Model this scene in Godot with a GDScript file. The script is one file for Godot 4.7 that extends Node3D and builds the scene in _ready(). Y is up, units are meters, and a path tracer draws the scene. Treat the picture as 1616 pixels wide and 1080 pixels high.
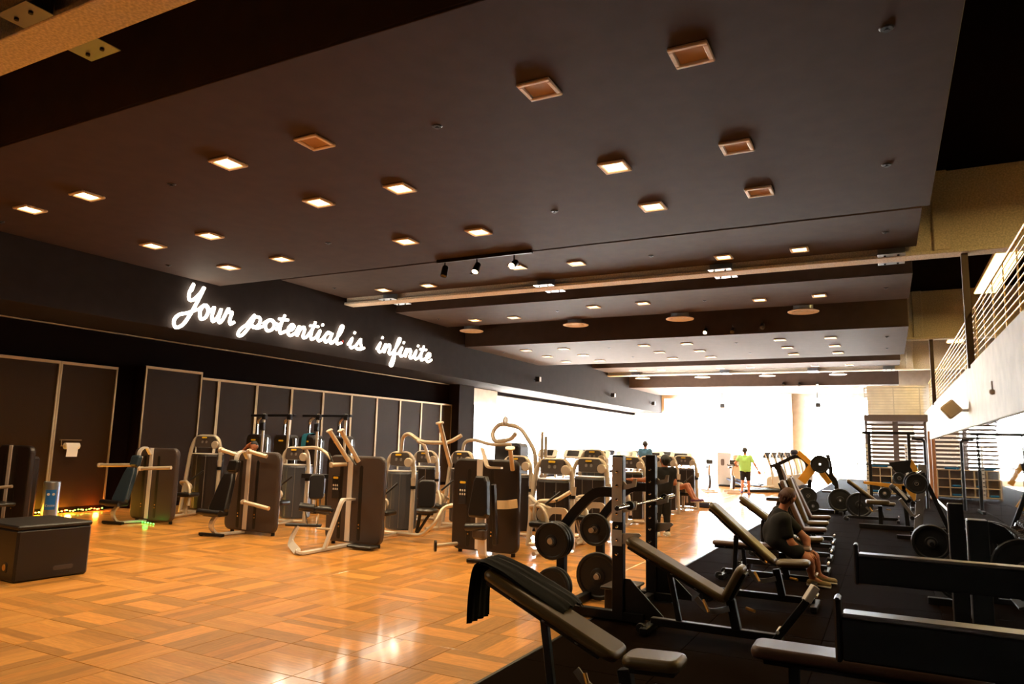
extends Node3D

# ---------------------------------------------------------------- mesh builder
class MB:
	var v := PackedVector3Array()
	var n := PackedVector3Array()
	var t := PackedVector2Array()
	func tri(a: Vector3, b: Vector3, c: Vector3) -> void:
		var k := (b - a).cross(c - a).normalized()
		v.append(a); v.append(c); v.append(b)
		for i in 3:
			n.append(k); t.append(Vector2.ZERO)
	func quad(a: Vector3, b: Vector3, c: Vector3, d: Vector3) -> void:
		tri(a, b, c); tri(a, c, d)
	func smooth_tri(a: Vector3, b: Vector3, c: Vector3, na: Vector3, nb: Vector3, nc: Vector3) -> void:
		v.append(a); v.append(c); v.append(b)
		n.append(na); n.append(nc); n.append(nb)
		for i in 3: t.append(Vector2.ZERO)
	func quad_(a: Vector3, b: Vector3, c: Vector3, d: Vector3) -> MB:
		quad(a, b, c, d)
		return self
	func uvquad(a: Vector3, b: Vector3, c: Vector3, d: Vector3, r := Rect2(0, 0, 1, 1)) -> void:
		var k := (b - a).cross(c - a).normalized()
		for p in [[a, Vector2(0, 1)], [c, Vector2(1, 0)], [b, Vector2(1, 1)], [a, Vector2(0, 1)], [d, Vector2(0, 0)], [c, Vector2(1, 0)]]:
			v.append(p[0]); n.append(k); t.append(r.position + r.size * p[1])
	# box with chamfered edges, centred on the transform
	func box(x: Transform3D, s: Vector3, bev := 0.0) -> MB:
		var h := s * 0.5
		if bev <= 0.0:
			var c := []
			for i in 8: c.append(x * Vector3(h.x if i & 1 else -h.x, h.y if i & 2 else -h.y, h.z if i & 4 else -h.z))
			quad(c[4], c[5], c[7], c[6]); quad(c[1], c[0], c[2], c[3]); quad(c[5], c[1], c[3], c[7])
			quad(c[0], c[4], c[6], c[2]); quad(c[6], c[7], c[3], c[2]); quad(c[0], c[1], c[5], c[4])
			return self
		bev = minf(bev, minf(h.x, minf(h.y, h.z)) * 0.95)
		var p := []
		for i in 8:
			var sg := Vector3(1 if i & 1 else -1, 1 if i & 2 else -1, 1 if i & 4 else -1)
			var row := []
			for ax in 3:
				var q := Vector3(h.x - bev, h.y - bev, h.z - bev)
				q[ax] = h[ax]
				row.append(x * (q * sg))
			p.append(row)
		quad(p[4][2], p[5][2], p[7][2], p[6][2]); quad(p[1][2], p[0][2], p[2][2], p[3][2])
		quad(p[5][0], p[1][0], p[3][0], p[7][0]); quad(p[0][0], p[4][0], p[6][0], p[2][0])
		quad(p[6][1], p[7][1], p[3][1], p[2][1]); quad(p[0][1], p[1][1], p[5][1], p[4][1])
		for i in 8:
			for ax in 3:
				var j: int = i | (1 << ax)
				if i == j: continue
				var a1 := (ax + 1) % 3
				var a2 := (ax + 2) % 3
				face(p[i][a1], p[j][a1], p[j][a2], p[i][a2], x.origin)
			var q0: Vector3 = p[i][0]
			if (p[i][1] - q0).cross(p[i][2] - q0).dot(q0 - x.origin) > 0: tri(q0, p[i][1], p[i][2])
			else: tri(q0, p[i][2], p[i][1])
		return self
	func face(a: Vector3, b: Vector3, c: Vector3, d: Vector3, from: Vector3) -> void:
		if (b - a).cross(c - a).dot((a + b + c + d) * 0.25 - from) > 0: quad(a, b, c, d)
		else: quad(a, d, c, b)
	func at(c: Vector3, s: Vector3, bev := 0.0) -> MB:
		return box(Transform3D(Basis.IDENTITY, c), s, bev)
	func span(lo: Vector3, hi: Vector3, bev := 0.0) -> MB:
		return box(Transform3D(Basis.IDENTITY, (lo + hi) * 0.5), (hi - lo).abs(), bev)
	# bar of rectangular section from a to b; w across, h along "up"
	func bar(a: Vector3, b: Vector3, w: float, h: float, up := Vector3.UP, bev := 0.006) -> MB:
		var d := (b - a).normalized()
		if absf(d.dot(up)) > 0.98: up = Vector3.BACK if absf(d.z) < 0.9 else Vector3.RIGHT
		var s := d.cross(up).normalized()
		var u := s.cross(d).normalized()
		return box(Transform3D(Basis(s, u, -d), (a + b) * 0.5), Vector3(w, h, a.distance_to(b)), bev)
	# smooth sheet through rings of points
	func loft(rings: Array, closed := true, caps := true, smooth := true) -> MB:
		var m: int = rings[0].size()
		var k: int = rings.size()
		var mid := Vector3.ZERO
		var nn := []
		for i in k:
			var row := PackedVector3Array()
			for j in m:
				var d1: Vector3 = rings[mini(i + 1, k - 1)][j] - rings[maxi(i - 1, 0)][j]
				var j2 := (j + 1) % m if closed else mini(j + 1, m - 1)
				var j0 := (j + m - 1) % m if closed else maxi(j - 1, 0)
				var d2: Vector3 = rings[i][j2] - rings[i][j0]
				row.append(d2.cross(d1).normalized())
			nn.append(row)
		for i in k - 1:
			for j in (m if closed else m - 1):
				var j2 := (j + 1) % m
				if smooth:
					smooth_tri(rings[i][j], rings[i][j2], rings[i + 1][j2], nn[i][j], nn[i][j2], nn[i + 1][j2])
					smooth_tri(rings[i][j], rings[i + 1][j2], rings[i + 1][j], nn[i][j], nn[i + 1][j2], nn[i + 1][j])
				else:
					quad(rings[i][j], rings[i][j2], rings[i + 1][j2], rings[i + 1][j])
		if caps:
			for e in [0, k - 1]:
				mid = Vector3.ZERO
				for q in rings[e]: mid += q
				mid /= m
				for j in m:
					var j2 := (j + 1) % m
					if e == 0: tri(mid, rings[e][j2], rings[e][j])
					else: tri(mid, rings[e][j], rings[e][j2])
		return self
	func frames(pts: PackedVector3Array, up: Vector3) -> Array:
		var out := []
		var d0 := (pts[1] - pts[0]).normalized()
		if absf(d0.dot(up)) > 0.97: up = Vector3.BACK if absf(d0.z) < 0.9 else Vector3.RIGHT
		var s := d0.cross(up).normalized()
		for i in pts.size():
			var d := (pts[mini(i + 1, pts.size() - 1)] - pts[maxi(i - 1, 0)]).normalized()
			s = (s - d * s.dot(d)).normalized()
			var u := s.cross(d)
			var k := 1.0
			if i > 0 and i < pts.size() - 1:
				k = 1.0 / maxf(0.5, (pts[i] - pts[i - 1]).normalized().dot(d))
			out.append([pts[i], s, u, k])
		return out
	func tube(pts: PackedVector3Array, r: float, sides := 8, r2 := -1.0) -> MB:
		var rings := []
		var fr := frames(pts, Vector3.UP)
		for i in fr.size():
			var f: Array = fr[i]
			var rr := r if r2 < 0.0 else lerpf(r, r2, float(i) / (fr.size() - 1))
			var ring := PackedVector3Array()
			for j in sides:
				var a := TAU * j / sides
				ring.append(f[0] + (f[1] * cos(a) + f[2] * sin(a)) * rr)
			rings.append(ring)
		return loft(rings)
	func rod(a: Vector3, b: Vector3, r: float, sides := 8, r2 := -1.0) -> MB:
		return tube(PackedVector3Array([a, b]), r, sides, r2)
	# flat bar swept along a path: w along "side", h across it
	func strip(pts: PackedVector3Array, w: float, h: float, side: Vector3) -> MB:
		var rings := []
		for i in pts.size():
			var d := (pts[mini(i + 1, pts.size() - 1)] - pts[maxi(i - 1, 0)]).normalized()
			var s := (side - d * side.dot(d)).normalized()
			var u := s.cross(d)
			var p := pts[i]
			rings.append(PackedVector3Array([p + s * w * 0.5 - u * h * 0.5, p + s * w * 0.5 + u * h * 0.5, p - s * w * 0.5 + u * h * 0.5, p - s * w * 0.5 - u * h * 0.5]))
		return loft(rings, true, true, false)
	# turned shape: profile of (radius, height) about the transform's y axis
	func lathe(prof: Array, x: Transform3D, sides := 16) -> MB:
		for i in prof.size() - 1:
			var a: Vector2 = prof[i]
			var b: Vector2 = prof[i + 1]
			var k := Vector2(b.y - a.y, a.x - b.x).normalized()
			for j in sides:
				var c0 := Vector3(cos(TAU * j / sides), 0, -sin(TAU * j / sides))
				var c1 := Vector3(cos(TAU * (j + 1) / sides), 0, -sin(TAU * (j + 1) / sides))
				var pa0 := x * (c0 * a.x + Vector3.UP * a.y)
				var pa1 := x * (c1 * a.x + Vector3.UP * a.y)
				var pb0 := x * (c0 * b.x + Vector3.UP * b.y)
				var pb1 := x * (c1 * b.x + Vector3.UP * b.y)
				var n0 := (x.basis * (c0 * k.x + Vector3.UP * k.y)).normalized()
				var n1 := (x.basis * (c1 * k.x + Vector3.UP * k.y)).normalized()
				if a.x > 1e-5: smooth_tri(pa0, pa1, pb1, n0, n1, n1)
				if b.x > 1e-5: smooth_tri(pa0, pb1, pb0, n0, n1, n0)
		return self
	# outline (counter-clockwise, in the transform's xy plane) raised along z through [inset, z] steps
	func prism(poly: PackedVector2Array, x: Transform3D, steps: Array, smooth := false) -> MB:
		var m := poly.size()
		var nrm := PackedVector2Array()
		for i in m:
			var e1 := (poly[i] - poly[(i + m - 1) % m]).normalized()
			var e2 := (poly[(i + 1) % m] - poly[i]).normalized()
			var q := (Vector2(e1.y, -e1.x) + Vector2(e2.y, -e2.x))
			nrm.append(q / maxf(0.4, 0.5 * q.length_squared()) if q.length() > 1e-4 else Vector2.ZERO)
		var rings := []
		for s in steps:
			var ring := PackedVector3Array()
			for i in m:
				var p2: Vector2 = poly[i] - nrm[i] * s[0]
				ring.append(x * Vector3(p2.x, p2.y, s[1]))
			rings.append(ring)
		loft(rings, true, false, smooth)
		var ix := Geometry2D.triangulate_polygon(poly)
		for i in range(0, ix.size(), 3):
			for e in [0, steps.size() - 1]:
				var a: Vector3 = rings[e][ix[i]]
				var b: Vector3 = rings[e][ix[i + 1]]
				var c: Vector3 = rings[e][ix[i + 2]]
				var k: Vector3 = x.basis.z * (1.0 if e > 0 else -1.0)
				if (b - a).cross(c - a).dot(k) > 0: tri(a, b, c)
				else: tri(a, c, b)
		return self
	func ball(c: Vector3, r: Vector3, seg := 10, x := Basis.IDENTITY) -> MB:
		var rings := []
		for i in seg + 1:
			var a := -PI / 2 + PI * i / seg
			var ring := PackedVector3Array()
			for j in seg * 2:
				var b := -TAU * j / (seg * 2)
				ring.append(c + x * (Vector3(maxf(cos(a), 0.01) * cos(b), sin(a), maxf(cos(a), 0.01) * sin(b)) * r))
			rings.append(ring)
		return loft(rings)
	func mesh(shift := Vector3.ZERO) -> ArrayMesh:
		var a := []
		a.resize(Mesh.ARRAY_MAX)
		if shift != Vector3.ZERO:
			for i in v.size(): v[i] -= shift
		a[Mesh.ARRAY_VERTEX] = v
		a[Mesh.ARRAY_NORMAL] = n
		a[Mesh.ARRAY_TEX_UV] = t
		var m := ArrayMesh.new()
		m.add_surface_from_arrays(Mesh.PRIMITIVE_TRIANGLES, a)
		return m

func rrect(w: float, h: float, r: float, k := 4) -> PackedVector2Array:
	var out := PackedVector2Array()
	for q in 4:
		var c := Vector2((w / 2 - r) * (1 if q in [0, 3] else -1), (h / 2 - r) * (1 if q < 2 else -1))
		for i in k + 1:
			var a := PI / 2 * (q + float(i) / k)
			out.append(c + Vector2(cos(a), sin(a)) * r)
	return out

# round the corners of a polyline
func fil(pts: Array, r: float, k := 4) -> PackedVector3Array:
	var out := PackedVector3Array([pts[0]])
	for i in range(1, pts.size() - 1):
		var a: Vector3 = pts[i - 1]
		var b: Vector3 = pts[i]
		var c: Vector3 = pts[i + 1]
		var q := minf(r, 0.49 * minf(a.distance_to(b), b.distance_to(c)))
		var p0 := b + (a - b).normalized() * q
		var p2 := b + (c - b).normalized() * q
		for j in k + 1:
			var s := float(j) / k
			out.append(p0.lerp(b, s).lerp(b.lerp(p2, s), s))
	out.append(pts[-1])
	return out

# smooth curve through points
func curve(pts: Array, k := 5) -> PackedVector3Array:
	var out := PackedVector3Array()
	for i in pts.size() - 1:
		var p0: Vector3 = pts[maxi(i - 1, 0)]
		var p1: Vector3 = pts[i]
		var p2: Vector3 = pts[i + 1]
		var p3: Vector3 = pts[mini(i + 2, pts.size() - 1)]
		for j in k:
			out.append(p1.cubic_interpolate(p2, p0, p3, float(j) / k))
	out.append(pts[-1])
	return out

func V(x: float, y: float, z: float) -> Vector3: return Vector3(x, y, z)
func X3(o: Vector3, rx := 0.0, ry := 0.0, rz := 0.0) -> Transform3D:
	return Transform3D(Basis.from_euler(Vector3(rx, ry, rz)), o)
func nb() -> MB: return MB.new()

# ---------------------------------------------------------------- naming and metadata
var used := {}
func numbered(s: String) -> String:
	if not used.has(s):
		used[s] = 0
		return s
	used[s] += 1
	return "%s_%03d" % [s, used[s]]
func tag(o: Node, label: String, category: String, group := "") -> Node:
	o.set_meta("label", label)
	o.set_meta("category", category)
	if group: o.set_meta("group", group)
	return o
func thing(called: String, label: String, category: String, pos := Vector3.ZERO, turn := 0.0, group := "") -> Node3D:
	var o := Node3D.new()
	o.name = numbered(called)
	add_child(o)
	o.position = pos
	o.rotation.y = turn
	tag(o, label, category, group)
	return o
func part(parent: Node, called: String, b: MB, m: Material) -> MeshInstance3D:
	var o := MeshInstance3D.new()
	o.name = called
	o.mesh = b.mesh()
	o.material_override = m
	parent.add_child(o, true)
	return o
# part whose shape was given in world coordinates (parents are not turned)
func wpart(parent: Node3D, called: String, b: MB, m: Material) -> MeshInstance3D:
	var o := MeshInstance3D.new()
	o.name = called
	var off := Vector3.ZERO
	var p: Node = parent
	while p is Node3D and p != self:
		off += p.position
		p = p.get_parent()
	o.mesh = b.mesh(off)
	o.material_override = m
	parent.add_child(o, true)
	return o
func single(called: String, b: MB, m: Material, label: String, category: String, pos := Vector3.ZERO, group := "") -> MeshInstance3D:
	var o := MeshInstance3D.new()
	o.name = numbered(called)
	o.mesh = b.mesh(pos)
	o.material_override = m
	add_child(o)
	o.position = pos
	tag(o, label, category, group)
	return o
func struct(called: String, b: MB, m: Material, label := "", category := "") -> MeshInstance3D:
	var o := MeshInstance3D.new()
	o.name = called
	o.mesh = b.mesh()
	o.material_override = m
	add_child(o, true)
	o.set_meta("kind", "structure")
	if label: o.set_meta("label", label)
	if category: o.set_meta("category", category)
	return o
func dup(root: Node3D, pos: Vector3, turn: float, label := "", group := "") -> Node3D:
	var r: Node3D = root.duplicate()
	r.name = numbered(root.name.get_slice("_0", 0))
	add_child(r)
	r.position = pos
	r.rotation.y = turn
	if label: r.set_meta("label", label)
	if group: r.set_meta("group", group)
	return r

# ---------------------------------------------------------------- materials
var M := {}
func mat(key: String, c: Color, rough := 0.6, metal := 0.0, spec := 0.5) -> StandardMaterial3D:
	var m := StandardMaterial3D.new()
	m.resource_name = key
	m.albedo_color = c
	m.roughness = rough
	m.metallic = metal
	m.metallic_specular = spec
	M[key] = m
	return m
func noise_tex(seed_: int, freq: float, ramp: Array, size := 512, octaves := 4) -> NoiseTexture2D:
	var f := FastNoiseLite.new()
	f.seed = seed_
	f.frequency = freq
	f.fractal_octaves = octaves
	var t := NoiseTexture2D.new()
	t.width = size
	t.height = size
	t.seamless = true
	t.noise = f
	var g := Gradient.new()
	g.offsets = PackedFloat32Array([0.0, 1.0])
	g.colors = PackedColorArray(ramp)
	t.color_ramp = g
	return t
func grained(m: StandardMaterial3D, t: Texture2D, scale: float) -> void:
	m.albedo_texture = t
	m.uv1_triplanar = true
	m.uv1_world_triplanar = true
	m.uv1_scale = Vector3.ONE * scale
func glow(key: String, c: Color, energy: float) -> StandardMaterial3D:
	var m := mat(key, Color(0.9, 0.9, 0.9), 0.6)
	m.emission_enabled = true
	m.emission = c
	m.emission_energy_multiplier = energy
	return m

func wood_tile(seed_: int, base: Color) -> ImageTexture:
	# one parquet panel: five strips with their own tone and long grain
	var rng := RandomNumberGenerator.new()
	rng.seed = seed_
	var f := FastNoiseLite.new()
	f.seed = seed_
	f.frequency = 0.02
	var im := Image.create(256, 256, false, Image.FORMAT_RGB8)
	var tone := []
	for i in 5: tone.append([rng.randf_range(0.86, 1.1), rng.randf_range(-0.012, 0.012), rng.randf() * 900.0])
	for y in 256:
		var s := mini(y * 5 / 256, 4)
		var seam: bool = (y * 5) % 256 < 6
		for x in 256:
			var g: float = f.get_noise_2d(x * 0.35 + tone[s][2], y * 3.2) * 0.10 + f.get_noise_2d(x * 1.1, y * 11.0 + tone[s][2]) * 0.07
			var k: float = tone[s][0] + g - (0.1 if seam else 0.0)
			im.set_pixel(x, y, Color(base.r * k, (base.g + tone[s][1]) * k, (base.b + tone[s][1]) * k))
	return ImageTexture.create_from_image(im)

func perforated() -> ImageTexture:
	var im := Image.create(64, 64, false, Image.FORMAT_RGB8)
	im.fill(Color(1, 1, 1))
	for y in 64:
		for x in 64:
			var a := Vector2(fposmod(x, 16) - 8, fposmod(y, 16) - 8).length()
			var b := Vector2(fposmod(x + 8, 16) - 8, fposmod(y + 8, 16) - 8).length()
			if minf(a, b) < 3.6: im.set_pixel(x, y, Color(0.12, 0.12, 0.12))
	return ImageTexture.create_from_image(im)

# ---------------------------------------------------------------- reading places off the photograph
var cam_b := Basis()
var cam_p := Vector3(0, 1.75, 0)
const FOC := 1122.17
func ray(u: float, w: float) -> Vector3:
	return cam_b * Vector3((u - 808.0) / FOC, -(w - 540.0) / FOC, -1.0)
func U(u: float, w: float, z: float) -> Vector3:      # on the plane z
	var d := ray(u, w)
	return cam_p + d * ((z - cam_p.z) / d.z)
func UX(u: float, w: float, x: float) -> Vector3:     # on the plane x
	var d := ray(u, w)
	return cam_p + d * ((x - cam_p.x) / d.x)
func UY(u: float, w: float, y := 0.0) -> Vector3:     # on the level y
	var d := ray(u, w)
	return cam_p + d * ((y - cam_p.y) / d.y)

func set_camera() -> void:
	var vz := Vector3((1400.0 - 808.0) / FOC, -(714.0 - 540.0) / FOC, -1.0).normalized()
	var vx := Vector3((-1350.0 - 808.0) / FOC, -(645.0 - 540.0) / FOC, -1.0).normalized()
	var z := -vz
	var y := z.cross(-vx).normalized()
	var x := y.cross(z)
	cam_b = Basis(x, y, z).transposed()
	var c := Camera3D.new()
	c.name = "camera"
	c.transform = Transform3D(cam_b, cam_p)
	c.fov = rad_to_deg(2.0 * atan(540.0 / FOC))
	c.near = 0.05
	c.far = 400.0
	add_child(c)
	c.current = true

func set_world() -> void:
	var e := Environment.new()
	e.background_mode = Environment.BG_SKY
	var s := ProceduralSkyMaterial.new()
	s.sky_top_color = Color(0.88, 0.95, 1.0)
	s.sky_horizon_color = Color(0.97, 0.985, 0.98)
	s.ground_horizon_color = Color(0.95, 0.94, 0.91)
	s.ground_bottom_color = Color(0.92, 0.91, 0.88)
	s.sun_angle_max = 1.0
	s.energy_multiplier = SKY
	var k := Sky.new()
	k.sky_material = s
	e.sky = k
	e.tonemap_mode = Environment.TONE_MAPPER_LINEAR
	e.tonemap_exposure = EXPOSURE
	e.sdfgi_enabled = true
	e.ssao_enabled = true
	e.ssil_enabled = true
	var w := WorldEnvironment.new()
	w.name = "world_environment"
	w.environment = e
	add_child(w)

# ---------------------------------------------------------------- light levels
const SKY := 85.0
const EXPOSURE := 1.0
const LAMP_E := 6.6

func make_materials() -> void:
	var plaster := noise_tex(3, 0.012, [Color(0.9, 0.9, 0.9), Color(1, 1, 1)])
	var speck := noise_tex(8, 0.09, [Color(0.75, 0.75, 0.75), Color(1, 1, 1)])
	grained(mat("ceiling_paint", Color(0.255, 0.195, 0.165), 0.8, 0.0, 0.3), plaster, 0.35)
	grained(mat("dark_paint", Color(0.07, 0.035, 0.03), 0.9, 0.0, 0.12), plaster, 0.4)
	grained(mat("beam_paint", Color(0.17, 0.145, 0.14), 0.85, 0.0, 0.2), plaster, 0.3)
	grained(mat("concrete", Color(0.94, 0.89, 0.82), 0.9, 0.0, 0.12), speck, 0.5)
	grained(mat("white_paint", Color(0.9, 0.87, 0.82), 0.8), plaster, 0.3)
	grained(mat("rubber", Color(0.105, 0.066, 0.034), 0.95, 0.0, 0.06), noise_tex(21, 0.4, [Color(0.6, 0.6, 0.6), Color(1, 1, 1)]), 2.0)
	grained(mat("ochre_paint", Color(0.72, 0.52, 0.26), 0.9, 0.0, 0.12), plaster, 0.3)
	var pf := mat("perforated_metal", Color(0.23, 0.15, 0.065), 0.6, 0.2, 0.2)
	grained(pf, perforated(), 12.0)
	var mesh_ := mat("open_mesh", Color(0.66, 0.6, 0.52, 0.62), 0.6, 0.1)
	mesh_.transparency = BaseMaterial3D.TRANSPARENCY_ALPHA
	mat("panel_edge", Color(0.66, 0.56, 0.42), 0.38, 0.75)
	mat("joint", Color(0.2, 0.11, 0.05), 0.9)
	mat("mirror", Color(0.93, 0.93, 0.92), 0.02, 1.0)
	var gl := mat("glass", Color(1, 1, 1, 0.04), 0.03)
	gl.transparency = BaseMaterial3D.TRANSPARENCY_ALPHA
	mat("shroud", Color(0.23, 0.185, 0.165), 0.45)
	mat("shroud_dark", Color(0.125, 0.09, 0.078), 0.38)
	mat("shroud_steel", Color(0.30, 0.31, 0.34), 0.3, 0.35)
	mat("silver", Color(0.80, 0.73, 0.64), 0.36, 0.45)
	mat("silver_flat", Color(0.86, 0.83, 0.80), 0.34, 0.25)
	mat("chrome", Color(0.85, 0.84, 0.82), 0.12, 1.0)
	mat("plate_grey", Color(0.78, 0.76, 0.75), 0.45, 0.1)
	mat("galvanised", Color(0.62, 0.64, 0.68), 0.35, 0.85)
	mat("black_plastic", Color(0.05, 0.032, 0.028), 0.4)
	mat("black_steel", Color(0.06, 0.04, 0.036), 0.48, 0.0, 0.4)
	mat("grey_steel", Color(0.52, 0.49, 0.47), 0.4, 0.5)
	mat("leather", Color(0.085, 0.065, 0.06), 0.34)
	mat("bench_vinyl", Color(0.32, 0.25, 0.125), 0.42)
	mat("bench_vinyl_red", Color(0.30, 0.195, 0.135), 0.45)
	mat("rubber_black", Color(0.04, 0.028, 0.025), 0.55)
	mat("brass", Color(0.75, 0.55, 0.24), 0.35, 0.6)
	mat("beige", Color(0.80, 0.70, 0.54), 0.5)
	mat("yellow_paint", Color(0.86, 0.61, 0.20), 0.4)
	mat("blue_mat", Color(0.05, 0.36, 0.52), 0.7)
	mat("teal_towel", Color(0.10, 0.42, 0.50), 0.9)
	mat("navy", Color(0.13, 0.14, 0.24), 0.6)
	mat("light_grey", Color(0.78, 0.76, 0.73), 0.5)
	mat("slat_grey", Color(0.42, 0.36, 0.33), 0.6)
	mat("wood_strip", Color(0.66, 0.42, 0.22), 0.55)
	mat("paper", Color(0.93, 0.9, 0.85), 0.9)
	mat("screen", Color(0.16, 0.15, 0.15), 0.2)
	mat("badge", Color(0.85, 0.68, 0.12), 0.4)
	mat("print_white", Color(0.8, 0.77, 0.72), 0.6)
	mat("towel_black", Color(0.045, 0.03, 0.03), 1.0)
	mat("skin", Color(0.68, 0.42, 0.285), 0.55)
	mat("hair_brown", Color(0.26, 0.13, 0.07), 0.6)
	mat("hair_dark", Color(0.07, 0.04, 0.03), 0.5)
	mat("cloth_black", Color(0.05, 0.042, 0.045), 0.9)
	mat("cloth_green", Color(0.60, 0.80, 0.46), 0.85)
	mat("cloth_blue", Color(0.25, 0.42, 0.56), 0.85)
	mat("shoe_tan", Color(0.55, 0.46, 0.28), 0.7)
	mat("shoe_purple", Color(0.36, 0.2, 0.36), 0.7)
	mat("diffuser_off", Color(0.66, 0.5, 0.34), 0.5)
	mat("trim_white", Color(0.86, 0.78, 0.7), 0.5)
	glow("diffuser_lit", Color(1.0, 0.86, 0.62), 9.0)
	glow("neon_tube", Color(1.0, 0.95, 0.86), 11.0)
	glow("spot_lit", Color(1.0, 0.9, 0.72), 8.0)
	glow("fluorescent", Color(1.0, 0.93, 0.6), 4.0)
	glow("led_red", Color(1.0, 0.25, 0.1), 5.0)
	glow("led_green", Color(0.15, 1.0, 0.3), 3.0)
	glow("led_yellow", Color(1.0, 0.75, 0.25), 6.0)
	for i in 6:
		var w := mat("parquet_%d" % i, Color(1, 1, 1), 0.36, 0.0, 0.3)
		w.albedo_texture = wood_tile(40 + i, [Color(0.80, 0.555, 0.265), Color(0.79, 0.543, 0.252), Color(0.81, 0.565, 0.275), Color(0.78, 0.535, 0.248), Color(0.80, 0.553, 0.26), Color(0.79, 0.548, 0.262)][i])
		w.clearcoat_enabled = true
		w.clearcoat = 0.55
		w.clearcoat_roughness = 0.1

func px(p: Vector3) -> Vector2:
	var c := cam_b.inverse() * (p - cam_p)
	if c.z > -0.1: return Vector2(-9999, -9999)
	return Vector2(808 + FOC * c.x / -c.z, 540 - FOC * c.y / -c.z)

const TS := 0.6165
func tile_quads(b: MB, c: Vector3, turn: int) -> void:
	var h := TS / 2 - 0.0012
	var k := h - 0.003
	var top := []
	var low := []
	for s in [Vector2(-1, 1), Vector2(1, 1), Vector2(1, -1), Vector2(-1, -1)]:
		top.append(c + Vector3(s.x * k, 0, s.y * k))
		low.append(c + Vector3(s.x * h, -0.004, s.y * h))
	b.uvquad(top[turn % 4], top[(turn + 1) % 4], top[(turn + 2) % 4], top[(turn + 3) % 4])
	for i in 4:
		b.quad(low[i], low[(i + 1) % 4], top[(i + 1) % 4], top[i])

func build_floor() -> void:
	var base := struct("floor", nb().span(V(-16.4, -0.3, 4), V(-2.722, -0.004, -50.3)), M.joint, "honey coloured parquet floor of square panels", "floor")
	var rng := RandomNumberGenerator.new()
	rng.seed = 5
	var cells := []
	for i in 22:
		for j in 88:
			var c := V(-2.745 - TS * (i + 0.5), 0, 2.585 - TS * (j + 0.5))
			if c.x < -16.1 or c.z < -49.9: continue
			var a := 0.0
			var p := []
			for s in [Vector2(-1, -1), Vector2(1, -1), Vector2(1, 1), Vector2(-1, 1)]: p.append(px(c + Vector3(s.x, 0, s.y) * TS / 2))
			var mid := px(c)
			if mid.x > -20 and mid.x < 1636 and mid.y < 1110:
				a = absf((p[2] - p[0]).cross(p[3] - p[1]))
			cells.append([a, c, rng.randi() % 6, (rng.randi() % 2) + (2 if rng.randf() < 0.5 else 0)])
	cells.sort_custom(func(p, q): return p[0] > q[0])
	var shape := []
	for t in 4:
		var b := nb()
		tile_quads(b, Vector3.ZERO, t)
		shape.append(b.mesh())
	for i in 290:
		var o := MeshInstance3D.new()
		o.name = "tile"
		o.mesh = shape[cells[i][3]]
		o.material_override = M["parquet_%d" % cells[i][2]]
		o.position = cells[i][1] + Vector3(0, rng.randf_range(-0.0006, 0.0006), 0)
		base.add_child(o, true)
	var rest := ArrayMesh.new()
	for k in 6:
		var b := nb()
		for i in range(290, cells.size()):
			if cells[i][2] == k: tile_quads(b, cells[i][1], cells[i][3])
		var part_mesh := b.mesh()
		rest.add_surface_from_arrays(Mesh.PRIMITIVE_TRIANGLES, part_mesh.surface_get_arrays(0))
		rest.surface_set_material(k, M["parquet_%d" % k])
	var r := MeshInstance3D.new()
	r.name = "tile_field"
	r.mesh = rest
	r.set_meta("kind", "stuff")
	base.add_child(r, true)
	# rubber gym flooring
	var rb := struct("floor_rubber", nb().span(V(-2.722, -0.3, 4), V(1.6, -0.006, -50.3)), M.rubber, "dark brown black rubber gym flooring of square tiles", "floor")
	var rs := nb().at(V(0, -0.004, 0), V(1.05, 0.012, 0.995), 0.003).mesh()
	for i in 4:
		for j in 32:
			var o := MeshInstance3D.new()
			o.name = "rubber_tile"
			o.mesh = rs
			o.material_override = M.rubber
			o.position = V(-2.19 + 1.055 * i, rng.randf_range(-0.001, 0.001), 0.0 - j)
			rb.add_child(o, true)
	single("mat_edging", nb().span(V(-2.75, -0.003, 2.6), V(-2.72, 0.004, -33), 0.002), M.black_steel, "thin black edging strip between parquet and rubber flooring", "edging", V(-2.735, 0, -15))

func window_at(called: String, a: Vector3, b: Vector3, nx: int) -> void:
	# upright window between two corners, frame, mullions and panes
	var o := struct(called, nb().bar(V(a.x, a.y + 0.03, a.z), V(b.x, a.y + 0.03, b.z), 0.1, 0.06).bar(V(a.x, b.y - 0.03, a.z), V(b.x, b.y - 0.03, b.z), 0.1, 0.06), M.light_grey, "tall bright window letting in white daylight", "window")
	for i in nx + 1:
		var p := a.lerp(b, float(i) / nx)
		part(o, "mullion", nb().bar(V(p.x, a.y, p.z), V(p.x, b.y, p.z), 0.045, 0.06), M.trim_white)
	for i in nx:
		var p := a.lerp(b, (i + 0.03) / nx)
		var q := a.lerp(b, (i + 0.97) / nx)
		var d := (q - p); d.y = 0
		part(o, "pane", nb().quad_(V(p.x, a.y + 0.05, p.z), V(q.x, a.y + 0.05, q.z), V(q.x, b.y - 0.05, q.z), V(p.x, b.y - 0.05, p.z)), M.glass)

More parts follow.
